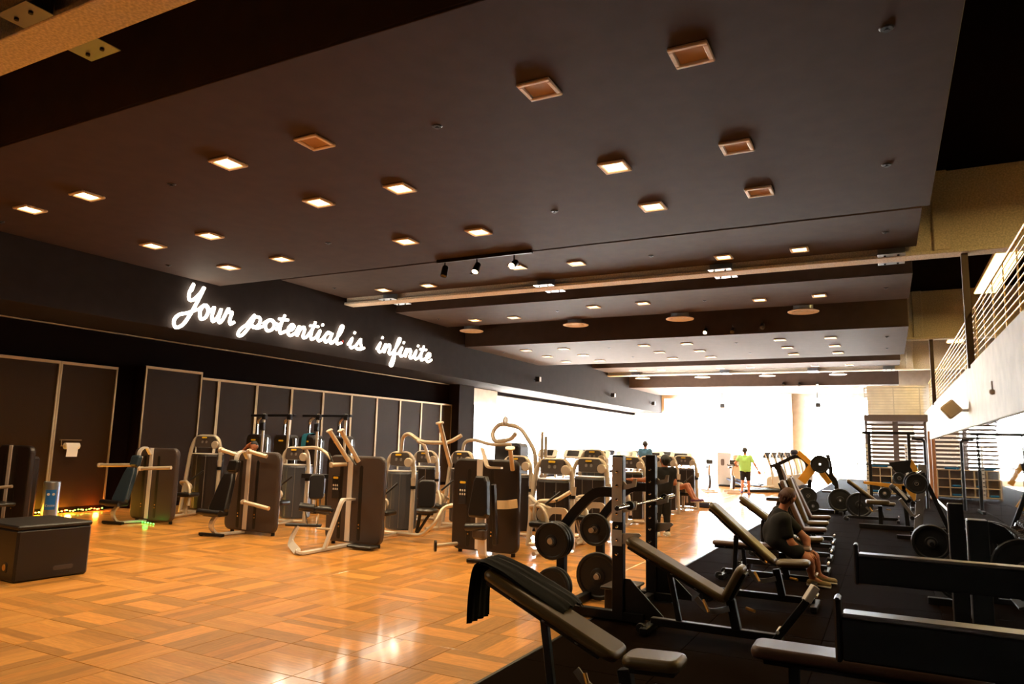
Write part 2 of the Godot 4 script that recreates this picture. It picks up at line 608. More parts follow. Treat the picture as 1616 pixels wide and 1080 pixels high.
func bracket_pair(beam: Node3D, x: float, z: float, w: float) -> void:
	for s in [-1, 1]:
		var b := nb().box(X3(V(x, 5.70, z + s * (w / 2 + 0.13)), 0.0), V(0.5, 0.012, 0.26), 0.003)
		b.box(X3(V(x, 5.83, z + s * (w / 2 + 0.008))), V(0.5, 0.26, 0.012), 0.003)
		var pl := part(beam, "bracket", b, M.galvanised)
		for k in [-0.12, 0.12]:
			part(pl, "bolt", nb().lathe([Vector2(0, -0.03), Vector2(0.022, -0.03), Vector2(0.022, 0.0)], X3(V(x + k, 5.70, z + s * (w / 2 + 0.14))), 8), M.black_steel)

func ceiling_panel(y: float, z0: float, z1: float, h: float, label: String) -> void:
	var o := struct("ceiling_panel", nb().span(V(-13.98, y + 0.03, z0), V(0.7, y + h, z1), 0.01), M.ceiling_paint, label, "ceiling")
	part(o, "soffit_board", nb().span(V(-13.98, y, z0), V(0.7, y + 0.03, z1), 0.006), M.ceiling_paint)

func build_shell() -> void:
	# left side wall, soffit box beam, windows
	var wl := struct("wall_left", nb().span(V(-16.4, 0, 4), V(-16.1, 7.4, -26.3)).span(V(-16.4, 3.95, -26.3), V(-16.1, 7.4, -50.3)).span(V(-16.4, 0, -26.3), V(-16.1, 0.12, -50.3)), M.dark_paint, "dark wall behind perforated metal panels under a deep beam", "wall")
	struct("wall_soffit", nb().span(V(-16.1, 4.1, 4), V(-14.1, 7.4, -49.95), 0.01), M.beam_paint, "deep charcoal box beam running above the side wall", "beam")
	struct("trim_1", nb().span(V(-16.1, 4.07, 3), V(-16.04, 4.1, -25), 0.004), M.panel_edge, "thin brass coloured line where wall meets beam", "trim")
	struct("column_1", nb().span(V(-16.1, 0, -25.1), V(-15.6, 4.1, -26.3), 0.01), M.beam_paint, "charcoal column at the end of the panelled wall", "column")
	struct("wall_bay", nb().span(V(-16.1, 3.3, -26.3), V(-15.95, 4.1, -29), 0.01), M.white_paint, "pale wall piece above the see-through panels", "wall")
	for i in 7:
		var z0 := -26.4 - 3.36 * i
		window_at("window_%d" % (i + 1), V(-16.25, 0.12, z0), V(-16.25, 3.95, z0 - 3.36), 1)
	# far wall with piers and tall windows
	var far := nb().span(V(-16.4, 5.15, -50), V(1.8, 7.4, -50.3)).span(V(-16.4, 0, -50), V(1.8, 0.25, -50.3))
	for s in [[-16.4, -13.9], [-10.3, -9.2], [-6.1, -4.6], [-0.8, 1.8]]:
		far.span(V(s[0], 0.25, -50), V(s[1], 5.15, -50.3))
	struct("wall_far", far, M.white_paint, "white end wall between tall daylight windows", "wall")
	struct("column_2", nb().span(V(-6.3, 0, -49.4), V(-5.4, 7.4, -50.0), 0.02), M.white_paint, "white pillar standing before the end wall", "column")
	var nn := 8
	for s in [[-13.9, -10.3], [-9.2, -6.1], [-4.6, -0.8]]:
		window_at("window_%d" % nn, V(s[0], 0.25, -50.15), V(s[1], 5.15, -50.15), 3)
		nn += 1
	struct("ceiling", nb().span(V(-16.4, 7.4, 4), V(8.3, 7.7, -50.3)), M.dark_paint, "dark upper ceiling above the hanging panels", "ceiling")
	struct("wall_back", nb().span(V(-16.4, 0, 4), V(8.3, 7.4, 4.3)), M.dark_paint, "dark wall closing the hall", "wall")
	# side with the gallery: wall below with mirror, white parapet, gallery floor, back wall
	struct("wall_right", nb().span(V(1.56, 0, 4), V(1.86, 2.29, -50.3)), M.white_paint, "wall under the gallery carrying the mirror", "wall")
	struct("wall_parapet", nb().span(V(1.5, 2.29, 4), V(1.86, 3.47, -50.3), 0.01), M.white_paint, "long white parapet of the gallery above the mirror", "parapet")
	struct("floor_gallery", nb().span(V(1.86, 3.1, 4), V(8.3, 3.4, -50.3)), M.beam_paint, "floor of the gallery behind the railing", "floor")
	struct("wall_gallery", nb().span(V(8.0, 3.4, 4), V(8.3, 7.4, -50.3)), M.ochre_paint, "ochre wall at the back of the gallery", "wall")
	struct("wall_gallery_end", nb().span(V(1.8, 3.4, -50), V(8.3, 7.4, -50.3)), M.white_paint, "pale wall at the end of the gallery", "wall")
	# metal wall panels
	var edges := [-2.0, -3.0, -4.5, -6.05, -7.6, -9.14, -10.46]
	for i in edges.size() - 1: wall_sheet(wl, edges[i], edges[i + 1], 3.27, -15.95)
	wall_sheet(wl, -11.0, -12.62, 3.36, -15.72)
	var e := [-12.64, -13.35, -14.68]
	while e[-1] > -23.5: e.append(e[-1] - 1.37)
	e.append(-25.08)
	for i in e.size() - 1: wall_sheet(wl, e[i], e[i + 1], 3.25, -15.95)
	e = [-26.32, -27.6, -28.9, -30.4]
	for i in 3:
		var o := single("mesh_screen", nb().span(V(-15.6, 0.02, e[i]), V(-15.585, 3.3 - 0.1 * i, e[i + 1] + 0.06)), M.open_mesh, ["see-through mesh screen beside the charcoal column", "see-through mesh screen between two others before the window", "see-through mesh screen at the open end of the row"][i], "screen", V(-15.6, 0, e[i]))
		for q in [[V(-15.6, 0, e[i]), V(-15.6, 3.3 - 0.1 * i, e[i])], [V(-15.6, 0, e[i + 1] + 0.06), V(-15.6, 3.3 - 0.1 * i, e[i + 1] + 0.06)], [V(-15.6, 3.3 - 0.1 * i, e[i]), V(-15.6, 3.3 - 0.1 * i, e[i + 1] + 0.06)]]:
			wpart(o, "frame", nb().bar(q[0], q[1], 0.05, 0.05), M.galvanised)

func wall_sheet(w: Node3D, z0: float, z1: float, top: float, x: float) -> void:
	var o := part(w, "panel", nb().span(V(x - 0.03, 0.12, z0 - 0.02), V(x, top, z1 + 0.02), 0.004), M.perforated_metal)
	part(o, "edge_strip", nb().span(V(x - 0.03, 0.12, z0), V(x + 0.02, top, z0 - 0.045), 0.006), M.panel_edge)
	part(o, "edge_strip", nb().span(V(x - 0.03, 0.12, z1 + 0.045), V(x + 0.02, top, z1), 0.006), M.panel_edge)
	part(o, "top_rail", nb().span(V(x - 0.03, top - 0.055, z0), V(x + 0.022, top + 0.01, z1), 0.006), M.panel_edge)
	part(o, "kick_board", nb().span(V(x - 0.03, 0, z0), V(x, 0.12, z1), 0.004), M.dark_paint)
	if x > -15.9:
		part(o, "return_board", nb().span(V(-16.1, 0, z0 + 0.02), V(x, top, z0 - 0.02)).span(V(-16.1, 0, z1 + 0.02), V(x, top, z1 - 0.02)), M.dark_paint)

func build_ceiling() -> void:
	ceiling_panel(5.29, -4.56, -11.5, 1.1, "large low dark ceiling panel with square downlights and dead fittings")
	ceiling_panel(5.85, 1.5, -2.6, 0.35, "narrow raised ceiling panel behind the first concrete beam")
	ceiling_panel(5.85, -13.4, -15.95, 0.35, "narrow raised ceiling panel just before the concrete beam with brackets")
	ceiling_panel(5.85, -18.4, -21.5, 0.35, "narrow raised ceiling panel between concrete beam and round air vents")
	ceiling_panel(5.29, -22.75, -29.3, 1.1, "large low ceiling panel lit bluish by daylight, above the walking man")
	ceiling_panel(5.85, -31.2, -34.0, 0.35, "narrow raised ceiling panel behind the large bluish one")
	ceiling_panel(5.85, -36.0, -38.3, 0.35, "narrow raised ceiling panel before the last concrete beam")
	ceiling_panel(5.29, -42.3, -48.5, 1.1, "large low ceiling panel close to the end wall windows")
	# concrete cross beams with flange, web and ribs
	var bi := 0
	for z in [-3.73, -16.25, -28.5, -38.9]:
		var w := 0.42
		var o := struct("beam", nb().span(V(-14.1, 5.68, z + w / 2), V(8.0, 5.75, z - w / 2), 0.01), M.concrete, ["pale concrete cross beam with steel brackets above the first panel", "pale concrete cross beam with steel brackets behind the track spotlights", "concrete cross beam hidden over the bluish ceiling panel", "concrete cross beam before the last ceiling panel"][bi], "beam")
		part(o, "web", nb().span(V(-14.1, 5.75, z + 0.11), V(8.0, 7.4, z - 0.11), 0.01), M.concrete)
		for x in [1.0, 3.4, 5.8]:
			part(o, "rib", nb().span(V(x, 5.75, z + w / 2 - 0.01), V(x + 0.3, 7.4, z - w / 2 + 0.01), 0.02), M.concrete)
		for x in [-12.4, -7.5, -3.15, 0.25] if bi > 0 else [-7.15, -11.5, -2.6]:
			bracket_pair(o, x, z, w)
		bi += 1
	# downlights
	var proto_on := downlight(true)
	var proto_off := downlight(false)
	var first_on := true
	var first_off := true
	var cols := [-12.13, -10.56, -7.47, -5.96, -2.93, -1.42]
	var on := [[-12.05, -6.15, 5.29], [-10.52, -6.13, 5.29], [-7.47, -6.11, 5.29], [-7.45, -7.78, 5.29], [-5.95, -7.79, 5.29], [-12.15, -8.41, 5.29], [-10.55, -8.37, 5.29], [-12.17, -10.19, 5.29], [-10.57, -10.11, 5.29], [-7.48, -10.04, 5.29], [-5.98, -10.05, 5.29], [-2.93, -8.27, 5.29], [-2.93, -9.95, 5.29]]
	for c in [[-12.12, -1.3], [-10.6, -1.3], [-7.5, -1.3], [-6.0, -1.3], [-12.12, -15.35], [-10.62, -15.33], [-7.5, -14.45], [-6.09, -14.64], [-2.95, -15.33], [-1.42, -15.3], [-12.2, -20.45], [-10.7, -20.45], [-7.6, -19.62], [-6.07, -19.6], [-2.95, -20.25], [-1.42, -20.2]]:
		on.append([c[0], c[1], 5.85])
	for x in cols:
		for z in [-24.25, -26.2, -28.1]: on.append([x, z, 5.29])
		on.append([x, -33.0, 5.85])
		on.append([x, -37.4, 5.85])
		for z in [-43.8, -45.9]: on.append([x, z, 5.29])
	for p in on:
		var o: Node3D = proto_on if first_on else dup(proto_on, Vector3.ZERO, 0)
		first_on = false
		o.position = V(p[0], p[2], p[1])
		if p[2] > 5.5: o.set_meta("label", "lit square downlight in a narrow raised ceiling panel"); o.set_meta("group", "lit downlights of the raised panels")
		elif p[1] < -20: o.set_meta("label", "lit square downlight in a large bluish ceiling panel further down the hall"); o.set_meta("group", "lit downlights down the hall")
		else: o.set_meta("label", "glowing square downlight in the large dark ceiling panel with dead fittings"); o.set_meta("group", "lit downlights of the dark panel")
	for p in [[-5.95, -6.08], [-2.94, -6.05], [-1.42, -6.05], [-1.42, -8.27], [-1.41, -9.92]]:
		var o: Node3D = proto_off if first_off else dup(proto_off, Vector3.ZERO, 0)
		first_off = false
		o.position = V(p[0], 5.29, p[1])
	# sprinklers
	for y in [[5.29, [-6.35, -9.6]], [5.85, [-14.7, -19.9]], [5.29, [-24.6, -27.4]]]:
		for z in y[1]:
			for x in [-13.3, -8.9, -4.37, 0.15]:
				var s := thing("sprinkler", "small dark sprinkler head under a ceiling panel", "sprinkler", V(x, y[0], z), 0, "sprinkler heads of the ceiling panels")
				part(s, "escutcheon", nb().lathe([Vector2(0, -0.012), Vector2(0.05, -0.012), Vector2(0.062, 0.0)], X3(Vector3.ZERO), 12), M.black_steel)
				part(s, "head", nb().lathe([Vector2(0, -0.03), Vector2(0.028, -0.03), Vector2(0.03, -0.025), Vector2(0.014, -0.022), Vector2(0.014, -0.012)], X3(Vector3.ZERO), 8), M.black_steel)
	# round air vents
	for r in [[-21.75, [-13.1, -9.05, -5.55, -1.97]], [-40.6, [-12.6, -9.1, -5.6, -2.1]]]:
		for x in r[1]:
			var s := thing("air_vent", "round pale air vent plate hanging behind a %s ceiling panel" % ("raised" if r[0] > -30 else "distant"), "air vent", V(x, 5.72, r[0]), 0, "round air vents, row at %s" % ("the raised panel" if r[0] > -30 else "the far beam"))
			part(s, "duct", nb().lathe([Vector2(0.27, 0.02), Vector2(0.27, 1.68)], X3(Vector3.ZERO), 20), M.galvanised)
			part(s, "outer_ring", nb().lathe([Vector2(0.30, -0.02), Vector2(0.42, -0.03), Vector2(0.43, -0.01), Vector2(0.27, 0.05)], X3(Vector3.ZERO), 24), M.trim_white)
			for k in 2:
				part(s, "inner_cone", nb().lathe([Vector2(0.0 if k == 0 else 0.14, -0.015), Vector2(0.12 + 0.14 * k, -0.02), Vector2(0.10 + 0.14 * k, 0.03)], X3(Vector3.ZERO), 20), M.trim_white)
	# spotlights on a track
	var t0 := UY(688, 414, 5.24)
	var t1 := UY(838, 397, 5.24)
	single("light_track", nb().span(V(t0.x, 5.225, -11.46), V(t1.x, 5.29, -11.40), 0.004), M.black_steel, "slim black light track under the edge of the dark ceiling panel", "light track", V(-6, 5.25, -11.4))
	spotlight(V(UY(710, 420, 5.2).x, 5.22, -11.43), 0.3, false, "dark spotlight hanging from the track, switched off")
	spotlight(V(UY(761, 415, 5.2).x, 5.22, -11.43), 0.6, true, "bright spotlight hanging from the middle of the track")
	spotlight(V(UY(818, 408, 5.2).x, 5.22, -11.43), 1.0, true, "tilted spotlight at the end of the track, over a downlight")
	for a in [[1113, 520, true, "lit spotlight on the dark edge of the bluish ceiling panel"], [1156, 519, false, "small pale dead spotlight beside a lit one on the panel edge"], [1203, 512, false, "thin upright dead spotlight on the panel edge"]]:
		var p := U(a[0], a[1], -22.6)
		spotlight(V(p.x, p.y + 0.12, -22.62), 0.9, a[2], a[3])
	for a in [[1236, 605, false], [1261, 605, false], [1290, 605, true]]:
		var p := U(a[0], a[1], -42.2)
		spotlight(V(p.x, p.y + 0.12, -42.2), 0.9, a[2], "lit spotlight on the panel edge near the end wall" if a[2] else "dead spotlight on the panel edge near the end wall", "dead spotlights near the end wall" if not a[2] else "")
	# small boxes on the long beam
	for a in [[846, 599, "small wall speaker on the long beam above the pale wall piece"], [965, 624, "small wall speaker halfway along the long beam"], [1029, 637, "small wall speaker on the long beam near its end"]]:
		var p := UX(a[0], a[1], -14.0)
		var s := thing("wall_speaker", a[2], "speaker", V(-14.1, p.y, p.z), 0)
		part(s, "bracket", nb().bar(V(0, 0, 0), V(0.1, 0, 0), 0.04, 0.04), M.black_steel)
		part(s, "cabinet", nb().at(V(0.2, 0, 0), V(0.22, 0.24, 0.2), 0.02), M.black_plastic)
		part(s, "front_grille", nb().at(V(0.315, 0, 0.0), V(0.012, 0.2, 0.17), 0.004), M.light_grey)

func downlight(lit: bool) -> Node3D:
	var o := thing("downlight" if lit else "dead_downlight", "glowing square downlight in the large dark ceiling panel" if lit else "unlit square light fitting with pale frame and brown diffuser", "downlight", Vector3.ZERO, 0, "lit downlights" if lit else "unlit light fittings")
	var b := nb()
	var q := 0.155
	for s in [-1, 1]:
		b.box(X3(V(0, -0.016, s * q)), V(0.36, 0.036, 0.05), 0.01)
		b.box(X3(V(s * q, -0.016, 0)), V(0.05, 0.036, 0.26), 0.01)
	part(o, "frame", b, M.trim_white)
	part(o, "diffuser", nb().at(V(0, -0.006, 0), V(0.27, 0.008, 0.27)), M.diffuser_lit if lit else M.diffuser_off)
	if lit:
		var l := SpotLight3D.new()
		l.name = "lamp"
		l.position = V(0, -0.06, 0)
		l.rotation.x = -PI / 2
		l.spot_angle = 68.0
		l.spot_angle_attenuation = 0.6
		l.spot_range = 40.0
		l.spot_attenuation = 2.0
		l.light_color = Color(1.0, 0.88, 0.70)
		l.light_energy = LAMP_E
		l.light_size = 0.12
		l.shadow_enabled = true
		o.add_child(l)
	return o

func spotlight(p: Vector3, tilt: float, lit: bool, label: String, group := "") -> void:
	var o := thing("track_spotlight", label, "spotlight", p, 0.0, group)
	part(o, "arm", nb().rod(V(0, 0.0, 0), V(0, -0.12, 0), 0.014), M.black_steel)
	var x := X3(V(0, -0.17, 0), -tilt)
	part(o, "housing", nb().lathe([Vector2(0, 0.11), Vector2(0.05, 0.11), Vector2(0.062, 0.09), Vector2(0.07, -0.11), Vector2(0.06, -0.11)], x, 14), M.black_steel)
	part(o, "lens", nb().lathe([Vector2(0, -0.118), Vector2(0.062, -0.105)], x, 14), M.spot_lit if lit else M.screen)
	if lit:
		var l := SpotLight3D.new()
		l.name = "lamp"
		l.transform = x * X3(V(0, -0.15, 0), -PI / 2)
		l.spot_angle = 35.0
		l.spot_angle_attenuation = 0.7
		l.spot_range = 40.0
		l.spot_attenuation = 2.0
		l.light_color = Color(1.0, 0.85, 0.62)
		l.light_energy = LAMP_E * 0.8
		l.light_size = 0.06
		l.shadow_enabled = true
		o.add_child(l)

# ---------------------------------------------------------------- neon lettering on the long beam
const GLYPH := {
	"Y": [[0.1, 1.75, 0.18, 2.25, -0.02, 1.6, 0.12, 1.15, 0.5, 1.2, 0.95, 1.7, 1.2, 2.2, 0.95, 1.3, 0.55, 0.2, 0.1, -0.6, -0.45, -0.85, -0.75, -0.45, -0.45, 0.0, 0.3, 0.25, 1.05, 0.6], 1.15],
	"o": [[0.0, 0.55, 0.3, 0.85, 0.7, 1.0, 0.4, 0.95, 0.2, 0.5, 0.42, 0.02, 0.82, 0.15, 0.95, 0.6, 0.72, 0.97, 0.95, 0.8, 1.2, 0.75], 1.2],
	"u": [[0.0, 0.6, 0.25, 1.0, 0.22, 0.35, 0.45, 0.0, 0.8, 0.4, 0.95, 1.0, 0.9, 0.25, 1.1, 0.0, 1.35, 0.25], 1.35],
	"r": [[0.0, 0.25, 0.3, 1.1, 0.42, 0.85, 0.75, 0.9, 0.7, 0.35, 0.85, 0.05, 1.2, 0.25], 1.2],
	"p": [[-0.1, 0.2, 0.35, 1.1, 0.2, 0.2, -0.25, -0.75, -0.6, -0.8, -0.5, -0.3, 0.1, 0.4, 0.45, 0.95, 0.85, 0.95, 0.9, 0.4, 0.55, 0.05, 0.35, 0.2, 0.8, 0.05, 1.25, 0.3], 1.25],
	"t": [[0.0, 0.25, 0.35, 1.0, 0.5, 1.7, 0.32, 0.6, 0.45, 0.02, 0.85, 0.25], 0.85],
	"e": [[0.0, 0.25, 0.55, 0.5, 0.72, 0.85, 0.5, 1.0, 0.25, 0.65, 0.3, 0.12, 0.62, 0.0, 1.0, 0.3], 1.0],
	"n": [[0.0, 0.3, 0.22, 1.0, 0.18, 0.05, 0.3, 0.55, 0.62, 1.0, 0.8, 0.75, 0.76, 0.15, 0.95, 0.0, 1.2, 0.25], 1.2],
	"i": [[0.0, 0.25, 0.32, 1.0, 0.22, 0.25, 0.42, 0.0, 0.75, 0.25], 0.75],
	"a": [[0.0, 0.3, 0.4, 0.9, 0.78, 0.92, 0.4, 0.98, 0.15, 0.45, 0.38, 0.0, 0.72, 0.4, 0.88, 1.0, 0.8, 0.25, 1.0, 0.0, 1.25, 0.25], 1.25],
	"l": [[0.0, 0.25, 0.5, 1.1, 0.68, 1.8, 0.45, 1.85, 0.28, 0.8, 0.38, 0.08, 0.85, 0.25], 0.85],
	"s": [[0.0, 0.2, 0.42, 1.05, 0.48, 0.7, 0.65, 0.3, 0.42, 0.0, 0.12, 0.1, 0.55, 0.02, 0.95, 0.25], 0.95],
	"f": [[0.0, 0.25, 0.45, 1.1, 0.68, 1.8, 0.5, 1.9, 0.32, 1.0, 0.12, -0.4, -0.05, -1.1, 0.2, -1.2, 0.35, -0.5, 0.3, 0.05, 0.75, 0.25], 0.75],
}
func neon() -> void:
	var sg := thing("neon_sign", "white handwritten neon lettering reading Your potential is infinite", "neon sign", V(-14.1, 4.45, -10.0))
	var words := [["Your", 10.62, 4.42, 12.02, 0.345], ["potential", 12.45, 4.45, 15.92, 0.30], ["is", 16.2, 4.43, 16.95, 0.30], ["infinite", 17.55, 4.47, 20.6, 0.30]]
	for w in words:
		var total := 0.0
		for c in w[0]: total += GLYPH[c][1]
		var sx: float = (w[3] - w[1]) / total
		var sy: float = w[4]
		var at := 0.0
		for c in w[0]:
			var g: Array = GLYPH[c][0]
			var pts := []
			for i in range(0, g.size(), 2):
				pts.append(V(-14.02, w[2] + g[i + 1] * sy, -(w[1] + (at + g[i]) * sx + g[i + 1] * 0.06)))
			var b := nb().tube(curve(pts, 5), 0.037, 7)
			var extra := []
			if c == "t": extra = [[0.05, 1.25, 0.9, 1.32]]
			if c == "i": extra = [[0.42, 1.5, 0.47, 1.66]]
			var k := wpart(sg, "letter_tube", b, M.neon_tube)
			for q in extra:
				wpart(k, "stroke_tube", nb().rod(V(-14.02, w[2] + q[1] * sy, -(w[1] + (at + q[0]) * sx + q[1] * 0.06)), V(-14.02, w[2] + q[3] * sy, -(w[1] + (at + q[2]) * sx + q[3] * 0.06)), 0.037, 7), M.neon_tube)
			wpart(k, "standoff", nb().rod(V(-14.1, w[2] + 0.3 * sy, -(w[1] + (at + 0.4) * sx)), V(-14.03, w[2] + 0.3 * sy, -(w[1] + (at + 0.4) * sx)), 0.012, 6), M.black_steel)
			at += GLYPH[c][1]
		var l := OmniLight3D.new()
		l.name = "neon_lamp"
		l.position = V(0.22, 0.1, 10.0 - (w[1] + w[3]) / 2)
		l.light_color = Color(1.0, 0.93, 0.82)
		l.light_energy = 0.35 * (w[3] - w[1]) / 2.0
		l.light_size = 0.15
		l.omni_range = 40.0
		l.omni_attenuation = 2.0
		l.shadow_enabled = true
		sg.add_child(l, true)
	single("fire_call_point", nb().at(V(-14.08, 4.58, -16.06), V(0.04, 0.09, 0.05), 0.006), mat("red_box", Color(0.6, 0.1, 0.06), 0.5), "small red box on the beam between two neon words", "call point", V(-14.1, 4.58, -16.08))

# ---------------------------------------------------------------- gym equipment
func pad(b: MB, L: float, W: float, T: float, x: Transform3D, r := 0.05) -> MB:
	# cushion: length along local x, width along local y, thickness along z
	var e := minf(T * 0.42, 0.03)
	return b.prism(rrect(L, W, r, 4), x, [[e, -T / 2], [e * 0.3, -T / 2 + e * 0.3], [0, -T / 2 + e], [0, T / 2 - e], [e * 0.3, T / 2 - e * 0.3], [e, T / 2]], true)
func flat(b: MB, poly: PackedVector2Array, x: Transform3D, t: float, bev := 0.005) -> MB:
	return b.prism(poly, x, [[bev, -t / 2], [0, -t / 2 + bev], [0, t / 2 - bev], [bev, t / 2]])
func facing(o: Vector3, n: Vector3, up := Vector3.UP) -> Transform3D:
	# z along n, y as near up as it can be
	var z := n.normalized()
	var x := up.cross(z).normalized()
	return Transform3D(Basis(x, z.cross(x), z), o)

# body of a shrouded machine: front face at z = 0, facing +z
func shroud_body(t: Node3D, w: float, h: float, placard: bool, tone: Material = null) -> void:
	var m: Material = tone if tone else M.shroud
	var s := part(t, "shroud", nb().prism(rrect(w, h, 0.13, 5), X3(V(0, 0.05 + h / 2, -0.13)), [[0.025, 0], [0.0, 0.03], [0.0, 0.08], [0.008, 0.1], [0.03, 0.11]]), m)
	part(t, "centre_strip", nb().at(V(-0.1, 0.06 + h / 2, -0.016), V(0.105, h - 0.03, 0.02), 0.006), M.silver_flat)
	for x in [-0.29, 0.13]:
		var q := part(s, "stack_slot", nb().prism(rrect(0.075, h * 0.86, 0.037, 4), X3(V(x, 0.04 + h * 0.47, -0.021)), [[0, 0], [0.004, 0.004]]), M.black_plastic)
		for k in 2:
			part(q, "selector_pin", nb().ball(V(x + 0.004, 0.30 + 0.055 * k, -0.012), V(0.013, 0.013, 0.012), 4), M.brass)
	part(t, "weight_housing", nb().at(V(-0.05, 0.05 + h * 0.44, -0.27), V(w * 0.5, h * 0.82, 0.28), 0.04), M.shroud_dark)
	for x in [-0.4, 0.4]:
		part(t, "foot", nb().lathe([Vector2(0.035, 0), Vector2(0.035, 0.05), Vector2(0.02, 0.06)], X3(V(x * w, 0, -0.12)), 10), M.black_steel)
	if placard:
		var p := part(t, "placard", nb().at(V(-0.40 * w / 1.18, h * 0.66, -0.014), V(0.145, 0.38, 0.012), 0.004), M.screen)
		part(p, "badge", nb().prism(rrect(0.11, 0.035, 0.015, 3), X3(V(-0.40 * w / 1.18, h * 0.66 + 0.155, -0.008)), [[0, 0], [0.002, 0.003]]), M.badge)
		for k in 6:
			part(p, "pictogram", nb().prism(rrect(0.026, 0.036, 0.012, 3), X3(V(-0.40 * w / 1.18 - 0.042 + 0.042 * (k % 3), h * 0.66 + 0.03 - 0.06 * (k / 3), -0.008)), [[0, 0], [0.001, 0.002]]), M.print_white)

# flat knob-ended tubular handle
func grip(t: Node3D, a: Vector3, b: Vector3, r: float, called := "handle") -> void:
	var o := wpart(t, called, nb().rod(a, b, r, 10), M.silver)
	var d := (b - a).normalized()
	wpart(o, "end_plate", nb().prism(rrect(r * 4.2, r * 2.6, r * 1.2, 4), facing(a, -d), [[0.004, -0.012], [0, -0.006], [0, 0.008], [0.004, 0.014]]), M.silver)

func machine_seated_press(called: String, label: String, o: Vector3, turn: float, W: float, arms: Array, head: bool, padm: Material) -> Node3D:
	# shrouded machine with a reclined seat standing before it; local axes, face at z=0, seat towards -x +z
	var t := thing(called, label, "gym machine", o, turn, "")
	shroud_body(t, W, 1.42, false)
	# bent flat frame over the top, pads facing out from the shroud
	var fr := fil([V(-0.12, 1.34, 0.0), V(-0.13, 1.50, 0.10), V(-0.15, 1.42, 0.22), V(-0.17, 1.25, 0.22)], 0.1, 5)
	part(t, "seat_frame", nb().strip(fr, 0.10, 0.03, V(1, 0, 0.1)), M.silver_flat)
	if head: part(t, "head_pad", pad(nb(), 0.27, 0.22, 0.09, facing(V(-0.16, 1.21, 0.27), V(-0.05, 0.22, 1.0)), 0.05), padm)
	part(t, "back_pad", nb().prism(PackedVector2Array([Vector2(-0.2, -0.36), Vector2(0.2, -0.36), Vector2(0.23, -0.30), Vector2(0.16, 0.2), Vector2(0.11, 0.33), Vector2(-0.11, 0.33), Vector2(-0.16, 0.2), Vector2(-0.23, -0.30)]), facing(V(-0.2, 0.76, 0.40), V(-0.05, 0.3, 1.0)), [[0.02, -0.05], [0, -0.03], [0, 0.03], [0.008, 0.042], [0.025, 0.05]]), padm)
	part(t, "back_post", nb().bar(V(-0.16, 1.3, 0.16), V(-0.2, 0.45, 0.36), 0.08, 0.04), M.silver_flat)
	part(t, "seat_pad", pad(nb(), 0.42, 0.30, 0.1, X3(V(-0.2, 0.40, 0.56), -PI / 2, 0.1), 0.1), M.leather)
	part(t, "roller", nb().rod(V(-0.46, 0.42, 0.70), V(0.04, 0.41, 0.66), 0.055, 12), M.leather)
	var lo := fil([V(-0.2, 0.38, 0.5), V(-0.24, 0.22, 0.62), V(-0.22, 0.035, 0.52), V(-0.14, 0.03, -0.04)], 0.12, 6)
	part(t, "lower_frame", nb().strip(lo, 0.11, 0.035, V(1, 0, 0.1)), M.silver_flat)
	var ft := part(t, "foot_bar", nb().bar(V(-0.50, 0.035, 0.60), V(0.02, 0.035, 0.54), 0.07, 0.045), M.black_steel)
	part(ft, "foot_pad", nb().at(V(-0.46, 0.012, 0.6), V(0.05, 0.024, 0.05), 0.006), M.rubber_black)
	for a in arms:
		var h := part(t, "handle", nb().rod(a[0], a[1], 0.036, 10), M.silver)
		var d: Vector3 = (a[1] - a[0]).normalized()
		part(h, "end_plate", nb().prism(rrect(0.15, 0.085, 0.04, 4), facing(a[0], -d), [[0.004, -0.012], [0, -0.006], [0, 0.01], [0.004, 0.016]]), M.silver)
	return t

